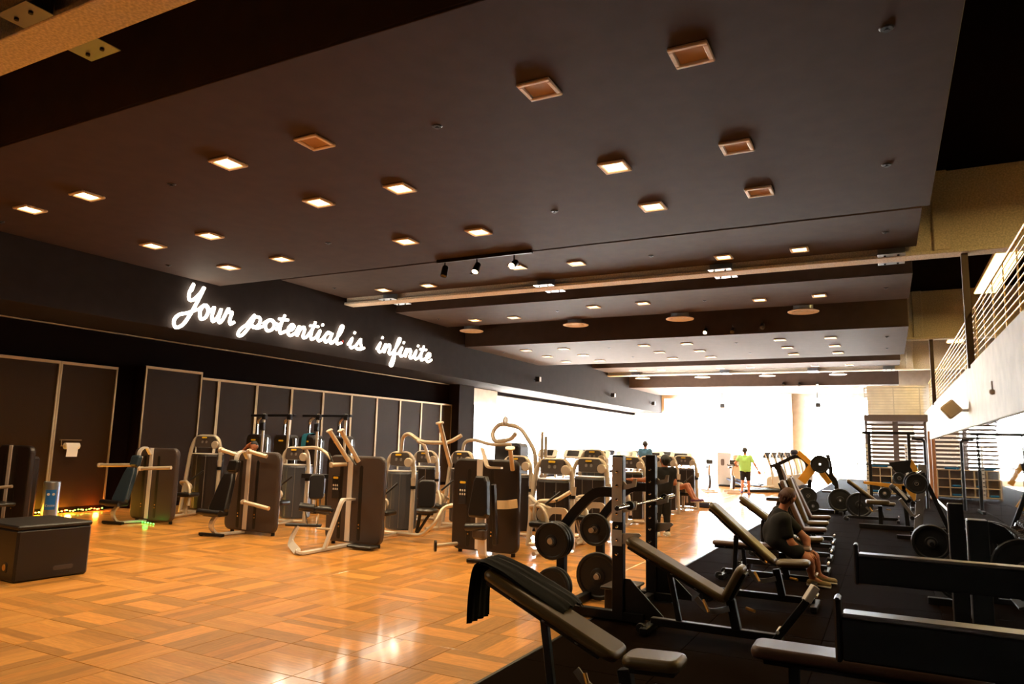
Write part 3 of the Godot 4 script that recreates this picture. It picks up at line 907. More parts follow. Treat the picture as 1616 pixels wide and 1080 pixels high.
func hoop_tower(called: String, label: String, o: Vector3, turn: float, H := 1.5, W := 0.72, group := "", tone: Material = null) -> Node3D:
	# older machine: tubular hoop, console on top, curved shroud, lever arm, seat
	var t := thing(called, label, "gym machine", o, turn, group)
	var k := H / 1.5
	part(t, "frame_hoop", nb().tube(fil([V(-W * 0.56, 0.02, 0.12), V(-W * 0.48, 1.2 * k, 0), V(-W * 0.36, 1.47 * k, -0.02), V(W * 0.36, 1.47 * k, -0.02), V(W * 0.48, 1.2 * k, 0), V(W * 0.56, 0.02, 0.12)], 0.16, 5), 0.042, 10), M.silver)
	var arc := PackedVector2Array()
	for i in 9:
		var a := -1.0 + 2.0 * i / 8
		arc.append(Vector2(a * W * 0.41, -0.13 * (1.0 - a * a) - 0.05))
	arc.append(Vector2(W * 0.41, 0.22)); arc.append(Vector2(-W * 0.41, 0.22))
	var sh := part(t, "shroud", nb().prism(arc, Transform3D(Basis(V(1, 0, 0), V(0, 0, -1), V(0, 1, 0)), V(0, 0.1, -0.02)), [[0.02, 0], [0, 0.03], [0, 1.0 * k], [0.015, 1.04 * k]]), tone if tone else M.shroud_dark)
	part(t, "shroud_rim", nb().prism(arc, Transform3D(Basis(V(1, 0, 0), V(0, 0, -1), V(0, 1, 0)), V(0, 0.1 + 1.04 * k, -0.02)), [[0.008, 0], [0.004, 0.012], [0.012, 0.02]]), M.silver_flat)
	for x in [-0.14, 0.14]:
		part(sh, "groove", nb().bar(V(x * W, 0.14, 0.142), V(x * W, 1.1 * k, 0.142), 0.012, 0.012), M.grey_steel)
	var c := part(t, "console", nb().prism(rrect(W * 0.6, 0.25, 0.05, 4), facing(V(0, 1.36 * k, 0.02), V(0, 0.15, 1)), [[0.01, -0.06], [0, -0.05], [0, 0.04], [0.012, 0.055]]), M.shroud)
	part(c, "badge", nb().prism(rrect(0.13, 0.035, 0.016, 3), facing(V(0, 1.445 * k, 0.09), V(0, 0.15, 1)), [[0, 0], [0.002, 0.004]]), M.badge)
	for x in [-0.05, 0.05]:
		part(c, "dial", nb().prism(rrect(0.05, 0.06, 0.02, 3), facing(V(x, 1.36 * k, 0.077), V(0, 0.15, 1)), [[0, 0], [0.002, 0.004]]), M.grey_steel)
	part(t, "pulley", nb().lathe([Vector2(0.0, 0.03), Vector2(0.075, 0.03), Vector2(0.085, 0.02), Vector2(0.085, -0.02), Vector2(0, -0.02)], X3(V(W * 0.36, 1.31 * k, 0.09), PI / 2), 16), M.silver)
	part(t, "cup_holder", nb().lathe([Vector2(0.03, 0), Vector2(0.042, 0.0), Vector2(0.05, 0.14), Vector2(0.045, 0.14)], X3(V(W * 0.56, 0.9 * k, 0.1)), 10), M.silver)
	part(t, "clamp", nb().lathe([Vector2(0.055, 0), Vector2(0.055, 0.1)], X3(V(W * 0.51, 0.84 * k, 0.045)), 10), M.black_steel)
	part(t, "cross_foot", nb().tube(PackedVector3Array([V(-W * 0.58, 0.05, 0.12), V(W * 0.58, 0.05, 0.12)]), 0.035, 8), M.silver)
	part(t, "floor_rail", nb().tube(fil([V(0.1, 0.05, 0.12), V(0.12, 0.05, 1.1)], 0.05), 0.035, 8), M.silver)
	part(t, "lever_arm", nb().tube(fil([V(-W * 0.45, 0.55, 0.05), V(-W * 0.3, 0.72, 0.5), V(W * 0.15, 0.75, 0.75), V(W * 0.3, 0.6, 0.8), V(W * 0.34, 0.25, 0.85)], 0.12, 4), 0.032, 8), M.silver)
	part(t, "cam_wheel", nb().lathe([Vector2(0, 0.03), Vector2(0.1, 0.03), Vector2(0.11, 0.0), Vector2(0.1, -0.03), Vector2(0, -0.03)], X3(V(0.1, 0.62, 0.7), PI / 2), 16), M.silver)
	part(t, "seat_pad", pad(nb(), 0.40, 0.38, 0.09, X3(V(0.12, 0.47, 0.72), -PI / 2), 0.08), M.leather)
	part(t, "seat_post", nb().bar(V(0.12, 0.05, 0.75), V(0.12, 0.43, 0.72), 0.08, 0.06), M.silver)
	part(t, "grip_handle", nb().rod(V(W * 0.2, 0.78, 0.72), V(W * 0.5, 0.98, 0.6), 0.02, 8), M.black_plastic)
	return t

func bench(label: String, o: Vector3, back: float, seat: float, vin: Material, L := 0.9, turn := 0.0, ph := 0.42) -> Node3D:
	# adjustable bench along x: back towards -x, seat towards +x, pivot over the origin
	var t := thing("weight_bench", label, "bench", o, turn, "")
	var d := V(-cos(back), sin(back), 0)
	var up := V(sin(back), cos(back), 0)
	var piv := V(0, ph, 0)
	var c := piv + d * (L / 2 + 0.02) + up * 0.045
	var bx := Transform3D(Basis(d, V(0, 0, 1) * -1.0 if false else up.cross(d), up), c)
	var bp := part(t, "backrest", pad(nb(), L, 0.28, 0.07, bx, 0.07), vin)
	part(bp, "backing_board", nb().box(bx * X3(V(0.03, 0, -0.05)), V(L * 0.86, 0.2, 0.03), 0.008), M.black_steel)
	for k in 3: part(bp, "screw", nb().lathe([Vector2(0, 0.006), Vector2(0.012, 0.004), Vector2(0.014, 0)], bx * X3(V(-0.25 + 0.25 * k, 0.101, -0.05), -PI / 2 * -1.0), 6), M.grey_steel)
	var sd := V(cos(seat), sin(seat), 0)
	var su := V(-sin(seat), cos(seat), 0)
	var sx := Transform3D(Basis(sd, su.cross(sd), su), piv + sd * 0.21 + su * 0.045)
	var sp := part(t, "seat", pad(nb(), 0.36, 0.27, 0.07, sx, 0.07), vin)
	part(sp, "backing_board", nb().box(sx * X3(V(0, 0, -0.05)), V(0.28, 0.18, 0.03), 0.008), M.black_steel)
	var f := part(t, "base_rail", nb().bar(V(-0.72, 0.09, 0), V(0.42, 0.09, 0), 0.07, 0.07), M.black_steel)
	part(f, "front_foot", nb().bar(V(0.42, 0.045, -0.24), V(0.42, 0.045, 0.24), 0.07, 0.06), M.black_steel)
	part(f, "rear_foot", nb().bar(V(-0.72, 0.045, -0.28), V(-0.72, 0.045, 0.28), 0.07, 0.06), M.black_steel)
	part(t, "upright", nb().bar(V(0.08, 0.1, 0), V(0.02, 0.40, 0), 0.08, 0.08), M.black_steel)
	part(t, "back_strut", nb().bar(V(-0.45, 0.11, 0), piv + d * L * 0.55 - up * 0.03, 0.05, 0.05), M.black_steel)
	part(t, "arc_plate", nb().strip(curve([V(0.02, 0.30, 0.05), V(-0.16, 0.26, 0.05), V(-0.28, 0.36, 0.05)]), 0.012, 0.05, V(0, 0, 1)), M.grey_steel)
	part(t, "adjuster_handle", nb().rod(V(0.18, 0.33, 0.08), V(0.26, 0.33, 0.16), 0.014, 8), M.brass)
	part(t, "adjuster_handle", nb().rod(V(-0.2, 0.36, 0.1), V(-0.14, 0.27, 0.16), 0.014, 8), M.brass)
	part(t, "carry_handle", nb().rod(V(0.44, 0.16, -0.1), V(0.44, 0.16, 0.1), 0.016, 8), M.silver)
	for s in [-1, 1]:
		part(t, "transport_wheel", nb().lathe([Vector2(0, 0.02), Vector2(0.045, 0.02), Vector2(0.05, 0.0), Vector2(0.045, -0.02), Vector2(0, -0.02)], X3(V(-0.76, 0.055, s * 0.2), PI / 2), 12), M.rubber_black)
	return t

func plate(label: String, o: Vector3, axis: Vector3, r: float, T := 0.045, group := "") -> Node3D:
	var t := thing("weight_plate", label, "weight plate", o, 0.0, group)
	var x := facing(Vector3.ZERO, axis, V(0.1, 1, 0.2)) * X3(Vector3.ZERO, PI / 2)
	var h := T / 2
	part(t, "disc", nb().lathe([Vector2(0.026, h * 0.9), Vector2(r * 0.3, h * 0.9), Vector2(r * 0.34, h * 0.5), Vector2(r * 0.8, h * 0.5), Vector2(r * 0.86, h), Vector2(r * 0.97, h), Vector2(r, h * 0.6), Vector2(r, -h * 0.6), Vector2(r * 0.97, -h), Vector2(r * 0.86, -h), Vector2(r * 0.8, -h * 0.5), Vector2(r * 0.34, -h * 0.5), Vector2(r * 0.3, -h * 0.9), Vector2(0.026, -h * 0.9)], x, 28), M.rubber_black)
	part(t, "hub_ring", nb().lathe([Vector2(0.026, h), Vector2(0.04, h), Vector2(0.042, h * 0.8)], x, 14), M.grey_steel)
	return t

func peg(t: Node3D, a: Vector3, b: Vector3) -> void:
	var o := wpart(t, "storage_peg", nb().rod(a, b, 0.024, 12), M.chrome)
	wpart(o, "end_cap", nb().rod(b, b + (b - a).normalized() * 0.02, 0.03, 12), M.silver)

# ---------------------------------------------------------------- the row of shrouded machines
func front_row() -> void:
	# seated press with wide arms
	machine_seated_press("shoulder_machine", "shrouded shoulder machine with wide level arms and bluish pad, green light beneath", V(-13.05, 0, -9.5), 0.0, 1.28, [[V(-1.22, 1.09, 0.3), V(-0.14, 1.13, 0.26)], [V(0.12, 1.07, 0.34), V(0.78, 1.11, 0.18)]], true, mat("pad_slate", Color(0.15, 0.2, 0.24), 0.32))
	for k in 5:
		var p := V(-13.1 + 0.11 * k, 0.02, -9.42 + 0.02 * k)
		var l := single("led_bulb", nb().ball(p, V(0.018, 0.016, 0.018), 4), M.led_green, "tiny green light under the machine with wide level arms", "light", p, "green lights under a machine")
	var gl := OmniLight3D.new()
	gl.name = "green_lamp"
	gl.position = V(-12.9, 0.06, -9.34)
	gl.light_color = Color(0.2, 1.0, 0.35); gl.light_energy = 0.012; gl.light_size = 0.05; gl.omni_range = 30.0; gl.omni_attenuation = 2.0; gl.shadow_enabled = true
	add_child(gl)
	machine_seated_press("chest_press_machine", "shrouded chest press with reclined black pad and three short beige handles", V(-10.27, 0, -9.47), 0.0, 1.28, [[V(-0.60, 1.49, 0.2), V(-0.24, 1.40, 0.12)], [V(0.12, 1.48, 0.2), V(0.48, 1.40, 0.12)], [V(0.08, 0.59, 0.2), V(0.62, 0.50, 0.12)]], true, M.leather)
	# pull-down style machine with knee rollers and two long slanting arms
	var o := V(-7.87, 0, -9.45)
	var t := thing("pullover_machine", "shrouded machine with two long slanting arms and black knee rollers", "gym machine", o)
	shroud_body(t, 1.18, 1.42, true)
	wpart(t, "side_frame", nb().strip(fil([U(557, 788, -9.44), U(540, 789, -8.95), U(512, 866, -8.75)], 0.1, 6), 0.1, 0.035, V(0.9, 0, 0.45)), M.silver_flat)
	var g0 := UY(554, 862); var g1 := UY(468, 877)
	wpart(t, "floor_frame", nb().strip(fil([V(g0.x, 0.03, g0.z), V(g1.x + 0.05, 0.03, g1.z), U(457, 856, -8.62), U(470, 830, -8.7)], 0.12, 6), 0.11, 0.035, V(0.9, 0, 0.45)), M.silver_flat)
	wpart(t, "cross_bar", nb().bar(U(500, 834, -8.78), U(524, 836, -8.85), 0.06, 0.03), M.silver)
	wpart(t, "knee_plate", nb().bar(U(451, 828, -8.62), U(507, 830, -8.95), 0.16, 0.035), M.black_plastic)
	var ro := wpart(t, "knee_roller", nb().rod(U(473, 800, -8.7), U(496, 803, -8.82), 0.066, 14), M.leather)
	wpart(ro, "roller_axle", nb().rod(U(490, 803, -8.8), U(526, 806, -8.98), 0.03, 10), M.black_steel)
	ro = wpart(t, "knee_roller", nb().rod(U(500, 804, -8.85), U(522, 806, -8.97), 0.07, 14), M.leather)
	wpart(ro, "roller_cap", nb().rod(U(522, 806, -8.97), U(523, 806, -8.975), 0.04, 12), M.brass)
	wpart(t, "roller_post", nb().bar(U(482, 808, -8.75), U(484, 828, -8.75), 0.025, 0.02), M.chrome)
	wpart(t, "roller_post", nb().bar(U(503, 808, -8.85), U(500, 829, -8.88), 0.025, 0.02), M.chrome)
	wpart(t, "pull_knob", nb().rod(U(502, 800, -8.84), U(502, 788, -8.84), 0.02, 8), M.brass)
	grip(t, U(520, 680, -9.1), U(550, 728, -9.42), 0.036, "long_arm")
	grip(t, U(538, 680, -9.1), U(566, 729, -9.42), 0.036, "long_arm")
	grip(t, U(523, 734, -9.2), U(547, 733, -9.43), 0.034)
	wpart(t, "dark_lever", nb().bar(U(519, 715, -9.3), U(526, 732, -9.3), 0.025, 0.025), M.black_plastic)
	wpart(t, "dark_lever", nb().bar(U(550, 718, -9.3), U(562, 735, -9.2), 0.025, 0.025), M.black_plastic)
	wpart(t, "foot_step", nb().at(V(-7.5, 0.05, -9.3), V(0.5, 0.05, 0.22), 0.02), M.black_plastic)
	# back extension style machine with upright black pad
	o = V(-5.68, 0, -9.98)
	t = thing("row_machine", "shrouded machine with upright black pad, beige band and slanting end handles", "gym machine", o, 0.0)
	var body := Node3D.new()
	shroud_body(t, 1.2, 1.43, true, M.shroud_dark)
	wpart(t, "back_pad", nb().prism(PackedVector2Array([Vector2(-0.16, -0.30), Vector2(0.16, -0.30), Vector2(0.19, -0.24), Vector2(0.13, 0.24), Vector2(0.09, 0.31), Vector2(-0.09, 0.31), Vector2(-0.13, 0.24), Vector2(-0.19, -0.24)]), facing(U(758, 785, -9.4), V(-0.2, 0.1, 1)), [[0.02, -0.06], [0, -0.03], [0, 0.03], [0.01, 0.045], [0.03, 0.055]]), M.leather)
	wpart(t, "roller", nb().rod(U(735, 832, -9.25), U(768, 832, -9.3), 0.055, 12), M.leather)
	wpart(t, "seat_block", nb().box(facing(U(757, 843, -9.3), V(-0.2, 0, 1)), V(0.24, 0.16, 0.12), 0.03), M.shroud)
	wpart(t, "seat_post", nb().strip(fil([U(760, 815, -9.42), U(761, 880, -9.42), U(790, 880, -9.75)], 0.08, 5), 0.14, 0.04, V(1, 0, 0.15)), M.silver_flat)
	var fb := UY(757, 891)
	wpart(t, "foot_bar", nb().bar(V(fb.x - 0.2, 0.04, fb.z + 0.02), V(fb.x + 0.2, 0.04, fb.z - 0.05), 0.08, 0.05), M.black_steel)
	grip(t, U(694, 668, -9.7), U(711, 736, -9.95), 0.036, "long_arm")
	grip(t, U(805, 708, -9.75), U(809, 742, -9.96), 0.036)
	wpart(t, "console_arm", nb().strip(fil([U(761, 708, -9.9), U(769, 738, -9.7), U(792, 739, -9.7)], 0.06), 0.07, 0.03, V(0, 0, 1)), M.silver)
	wpart(t, "lumbar_band", nb().strip(curve([U(784, 797, -9.93), U(800, 797, -9.82), U(816, 795, -9.93)]), 0.13, 0.03, V(0, 1, 0)), M.beige)
	wpart(t, "side_roller", nb().rod(U(687, 862, -9.6), U(722, 858, -10.02), 0.03, 10), M.silver)
	wpart(t, "roller_plate", nb().prism(rrect(0.1, 0.17, 0.04, 4), facing(U(687, 862, -9.58), V(-0.7, 0, 0.7)), [[0, -0.015], [0, 0.015]]), M.black_steel)
	wpart(t, "back_strut", nb().bar(U(779, 765, -9.6), U(782, 860, -9.75), 0.06, 0.08), M.black_plastic)
	# partly visible machine by the panelled wall
	var p := V(-14.75, 0, -7.75)
	t = thing("wall_machine", "black shrouded machine by the wall, cut off beside the waste bin", "gym machine", p)
	shroud_body(t, 1.1, 1.42, false, M.shroud_dark)
	part(t, "seat_pad", pad(nb(), 0.7, 0.35, 0.07, X3(V(0.35, 0.42, 0.35), -PI / 2), 0.08), M.leather)
	part(t, "seat_leg", nb().tube(fil([V(0.12, 0.02, 0.45), V(0.17, 0.38, 0.45), V(0.43, 0.38, 0.45), V(0.48, 0.02, 0.45)], 0.05), 0.03, 8), M.silver_flat)
	part(t, "handle", nb().rod(V(0.05, 0.68, 0.3), V(0.35, 0.72, 0.12), 0.03, 8), M.silver)

func second_row() -> void:
	# leg press by the wall
	var t := hoop_tower("leg_press_machine", "tall dark leg press with silver hoop against the panelled wall", V(-13.75, 0, -11.3), 0.3, 1.76, 0.78)
	part(t, "press_rail", nb().bar(V(0.5, 0.06, 0.2), V(1.7, 0.06, 0.5), 0.1, 0.08), M.silver)
	part(t, "reclined_back", pad(nb(), 0.75, 0.42, 0.1, Transform3D(Basis(V(0.75, 0.6, 0.2).normalized(), V(-0.2, 0, 0.97).normalized(), V(-0.6, 0.75, 0)).orthonormalized(), V(1.1, 0.62, 0.4)), 0.08), M.leather)
	part(t, "tension_cable", nb().rod(V(1.05, 0.55, 0.55), V(1.55, 1.45, 0.4), 0.008, 6), M.chrome)
	part(t, "foot_sled", nb().bar(V(0.7, 0.3, 0.6), V(1.5, 0.42, 0.7), 0.22, 0.06), M.silver)
	# steel-blue tower with curved arms behind the chest press
	t = hoop_tower("pulldown_tower", "bluish grey machine tower behind the chest press, with curved silver arm", V(-10.95, 0, -11.25), 0.2, 1.55, 0.66, "", M.shroud_steel)
	part(t, "swing_arm", nb().tube(fil([V(0.0, 1.52, 0.0), V(0.55, 1.56, 0.1), V(0.85, 1.45, 0.2), V(1.25, 1.05, 0.3)], 0.2, 5), 0.035, 8), M.silver)
	part(t, "back_pad", pad(nb(), 0.5, 0.3, 0.09, facing(V(0.75, 0.78, 0.35), V(0.5, 0.2, 1)) * X3(Vector3.ZERO, 0, 0, PI / 2), 0.08), M.leather)
	part(t, "stack_band", nb().bar(V(0.3, 0.98, 0.2), V(1.0, 0.98, 0.2), 0.06, 0.09), M.black_plastic)
	# butterfly machine behind the pullover machine
	t = hoop_tower("butterfly_machine", "grey machine tower with curved overhead handles beside the pullover machine", V(-8.15, 0, -11.1), 0.1, 1.53, 0.62, "", M.shroud_steel)
	part(t, "overhead_bar", nb().tube(fil([V(0.0, 1.48, 0.0), V(0.05, 1.82, 0.05), V(0.2, 1.88, 0.1), V(0.6, 1.72, 0.3), V(1.15, 1.72, 0.3), V(1.4, 1.86, 0.3)], 0.12, 5), 0.036, 8), M.silver)
	part(t, "hanging_arm", nb().tube(fil([V(0.5, 1.74, 0.28), V(0.66, 1.68, 0.3), V(0.75, 1.35, 0.25)], 0.08, 4), 0.032, 8), M.silver)
	part(t, "back_pad", pad(nb(), 0.5, 0.32, 0.09, facing(V(0.75, 0.8, 0.3), V(0.3, 0.15, 1)) * X3(Vector3.ZERO, 0, 0, PI / 2), 0.08), M.leather)
	part(t, "round_seat", nb().lathe([Vector2(0, 0.08), Vector2(0.17, 0.07), Vector2(0.2, 0.04), Vector2(0.18, 0), Vector2(0, 0)], X3(V(0.9, 0.5, 0.55)), 20), M.leather)
	part(t, "seat_strut", nb().bar(V(0.6, 0.12, 0.35), V(0.7, 0.55, 0.4), 0.05, 0.05).bar(V(0.62, 0.10, 0.38), V(0.95, 0.5, 0.5), 0.04, 0.04), M.black_steel)
	part(t, "bent_rail", nb().tube(fil([V(0.3, 0.1, 0.5), V(0.9, 0.12, 0.7), V(1.15, 0.35, 0.7), V(1.2, 0.62, 0.5), V(1.5, 0.66, 0.4)], 0.12, 5), 0.035, 8), M.silver)
	# towers further back between the two
	hoop_tower("curl_machine", "dark weight tower standing behind the butterfly machine", V(-7.9, 0, -12.9), -0.2, 1.55, 0.7)
	hoop_tower("abductor_machine", "dark weight tower beside the dark one behind the butterfly machine", V(-9.3, 0, -13.6), 0.1, 1.52, 0.66)
	hoop_tower("torso_machine", "dark weight tower behind the row machine, partly hidden", V(-6.35, 0, -12.4), 0.0, 1.5, 0.66)
	# line of weight towers towards the windows
	var names := ["dark hoop-framed leg machine directly beside the row machine", "dark hoop-framed leg machine, second from the row machine", "dark hoop-framed machine, third from the row machine, behind the rack upright", "dark hoop-framed machine between two rack uprights", "dark hoop-framed machine behind the barbell end", "dark hoop-framed machine at the far end of the line beside the walking man"]
	var spots := [V(-5.1, 0, -11.35), V(-5.0, 0, -12.8), V(-5.3, 0, -16.1), V(-5.25, 0, -17.6), V(-5.3, 0, -19.0), V(-5.2, 0, -20.7)]
	for i in 6:
		t = hoop_tower("leg_machine", names[i], spots[i], 0.05, 1.5, 0.72, "line of hoop-framed machines")
		if i > 1: continue
		part(t, "swing_frame", nb().tube(fil([V(-0.3, 0.86, 0.3), V(-0.05, 0.80, 0.65), V(0.28, 0.69, 0.68)], 0.06), 0.034, 8), M.silver)
		part(t, "side_leg", nb().tube(fil([V(0.1, 0.03, 0.68), V(-0.08, 0.6, 0.66), V(-0.03, 0.82, 0.65), V(0.3, 0.84, 0.65), V(0.53, 0.99, 0.6)], 0.1, 4), 0.034, 8), M.silver)
		part(t, "leg_foot", nb().at(V(0.1, 0.06, 0.7), V(0.14, 0.12, 0.16), 0.02), M.silver)
		part(t, "link_plate", nb().strip(fil([V(0.1, 0.34, 0.7), V(0.15, 0.58, 0.7), V(0.24, 0.69, 0.7), V(0.48, 0.69, 0.68), V(0.47, 0.38, 0.68)], 0.06, 4), 0.05, 0.1, V(0, 0, 1)), M.silver)
		part(t, "link_disc", nb().lathe([Vector2(0, 0.03), Vector2(0.07, 0.03), Vector2(0.075, 0.0)], X3(V(0.15, 0.57, 0.74), PI / 2), 16), M.beige)
		part(t, "hand_grip", nb().rod(V(0.3, 0.84, 0.66), V(0.5, 0.98, 0.6), 0.024, 8), M.black_plastic)
		part(t, "hand_grip", nb().rod(V(0.26, 0.78, 0.6), V(0.26, 0.98, 0.6), 0.02, 8), M.black_plastic)
	hoop_tower("tall_machine", "taller grey weight tower rising behind the leg machines", V(-5.55, 0, -14.4), 0.0, 1.66, 0.6, "", M.shroud_steel)
	# overhead press tower beside the bright windows
	var pt := thing("lat_machine", "tall machine with looped silver overhead handles before the bright windows", "gym machine", V(-7.2, 0, -13.6))
	part(pt, "shroud", nb().prism(rrect(0.62, 1.7, 0.1, 4), X3(V(0.1, 0.9, 0)), [[0.02, -0.2], [0, -0.18], [0, 0.18], [0.02, 0.2]]), M.shroud_steel)
	part(pt, "front_cover", nb().at(V(0.25, 0.9, 0.21), V(0.26, 1.6, 0.05), 0.02), M.shroud_dark)
	part(pt, "top_arm", nb().tube(fil([V(0.85, 0.9, 0.3), V(0.8, 1.6, 0.3), V(0.45, 2.08, 0.3), V(-0.05, 2.15, 0.3), V(-0.2, 1.95, 0.35), V(-0.1, 1.75, 0.4), V(0.3, 1.82, 0.4), V(0.4, 1.95, 0.4)], 0.16, 5), 0.045, 10), M.silver)
	part(pt, "arm_disc", nb().lathe([Vector2(0, 0.02), Vector2(0.09, 0.02), Vector2(0.1, 0), Vector2(0.09, -0.02), Vector2(0, -0.02)], X3(V(0.1, 2.2, 0.3), 0, 0, PI / 2), 14), M.silver)
	part(pt, "upright_tube", nb().rod(V(0.75, 0, -0.15), V(0.75, 2.0, -0.15), 0.035, 8), M.silver)
	part(pt, "upright_tube", nb().rod(V(0.95, 0, 0.1), V(0.95, 1.9, 0.1), 0.035, 8), M.silver)
	part(pt, "base", nb().at(V(0.3, 0.05, 0.1), V(1.4, 0.1, 0.6), 0.02), M.black_steel)
	part(pt, "low_bar", nb().tube(fil([V(-0.9, 1.2, 0.4), V(-0.85, 1.75, 0.4), V(-0.6, 1.8, 0.4), V(-0.2, 1.7, 0.4), V(0.3, 1.72, 0.4)], 0.12, 5), 0.036, 8), M.silver)
	cable_station()

func cable_station() -> void:
	var z := -13.3
	for i in 2:
		var x0 := -13.75 + 1.78 * i
		var t := thing("cable_station", ["cable station with pull-up bar and dark rounded housings beside the woman", "cable station with pull-up bar and a teal towel hung on it"][i], "cable machine", V(x0, 0, z))
		for k in 2:
			var hx := -0.5 + 0.95 * k
			var hs := part(t, "housing", nb().prism(rrect(0.56, 1.78, 0.14, 5), X3(V(hx, 0.92, 0)), [[0.03, -0.18], [0, -0.15], [0, 0.12], [0.015, 0.16], [0.05, 0.18]]), M.shroud_dark)
			part(hs, "badge", nb().prism(rrect(0.16, 0.04, 0.018, 3), X3(V(hx, 1.66, 0.18)), [[0, 0], [0.002, 0.005]]), M.badge)
			part(hs, "side_column", nb().rod(V(hx + 0.3, 0.02, 0.05), V(hx + 0.3, 1.72, 0.05), 0.06, 12), M.chrome)
			for r in 3:
				for c in 4:
					part(hs, "weight_hole", nb().prism(rrect(0.025, 0.025, 0.01, 2), X3(V(hx - 0.02 + 0.06 * c, 1.22 + 0.09 * r, 0.181)), [[0, 0], [0.001, 0.003]]), M.black_steel)
			part(t, "bar_post", nb().tube(fil([V(hx - 0.15, 1.7, -0.05), V(hx - 0.15, 2.16, -0.05), V(hx + 0.05, 2.26, 0)], 0.12, 4), 0.035, 8), M.chrome)
		for k in 2:
			var px_ := -0.05 + 0.85 * k
			var up := part(t, "guide_post", nb().rod(V(px_, 0.02, 0.3), V(px_, 2.32, 0.3), 0.03, 10), M.silver)
			part(up, "top_clamp", nb().at(V(px_, 2.24, 0.28), V(0.12, 0.14, 0.12), 0.02), M.black_steel)
			part(up, "cable_carriage", nb().at(V(px_, 2.0 - 1.0 * k, 0.33), V(0.12, 0.2, 0.1), 0.02), M.black_plastic)
		part(t, "pull_up_bar", nb().bar(V(-0.75, 2.28, 0.05), V(0.88, 2.28, 0.2), 0.09, 0.06), M.black_steel)
		part(t, "base_plate", nb().at(V(0.05, 0.03, 0.05), V(1.7, 0.06, 0.7), 0.01), M.black_steel)
	var tw := nb()
	var pts := curve([V(-12.54, 1.55, z - 0.2), V(-12.54, 1.83, z - 0.12), V(-12.52, 1.845, z + 0.05), V(-12.50, 1.78, z + 0.21), V(-12.52, 1.35, z + 0.22)], 4)
	tw.strip(pts, 0.14, 0.012, V(1, 0, 0))
	single("towel", tw, M.teal_towel, "teal towel hanging over the top of a cable station", "towel", V(-12.52, 1.5, z))

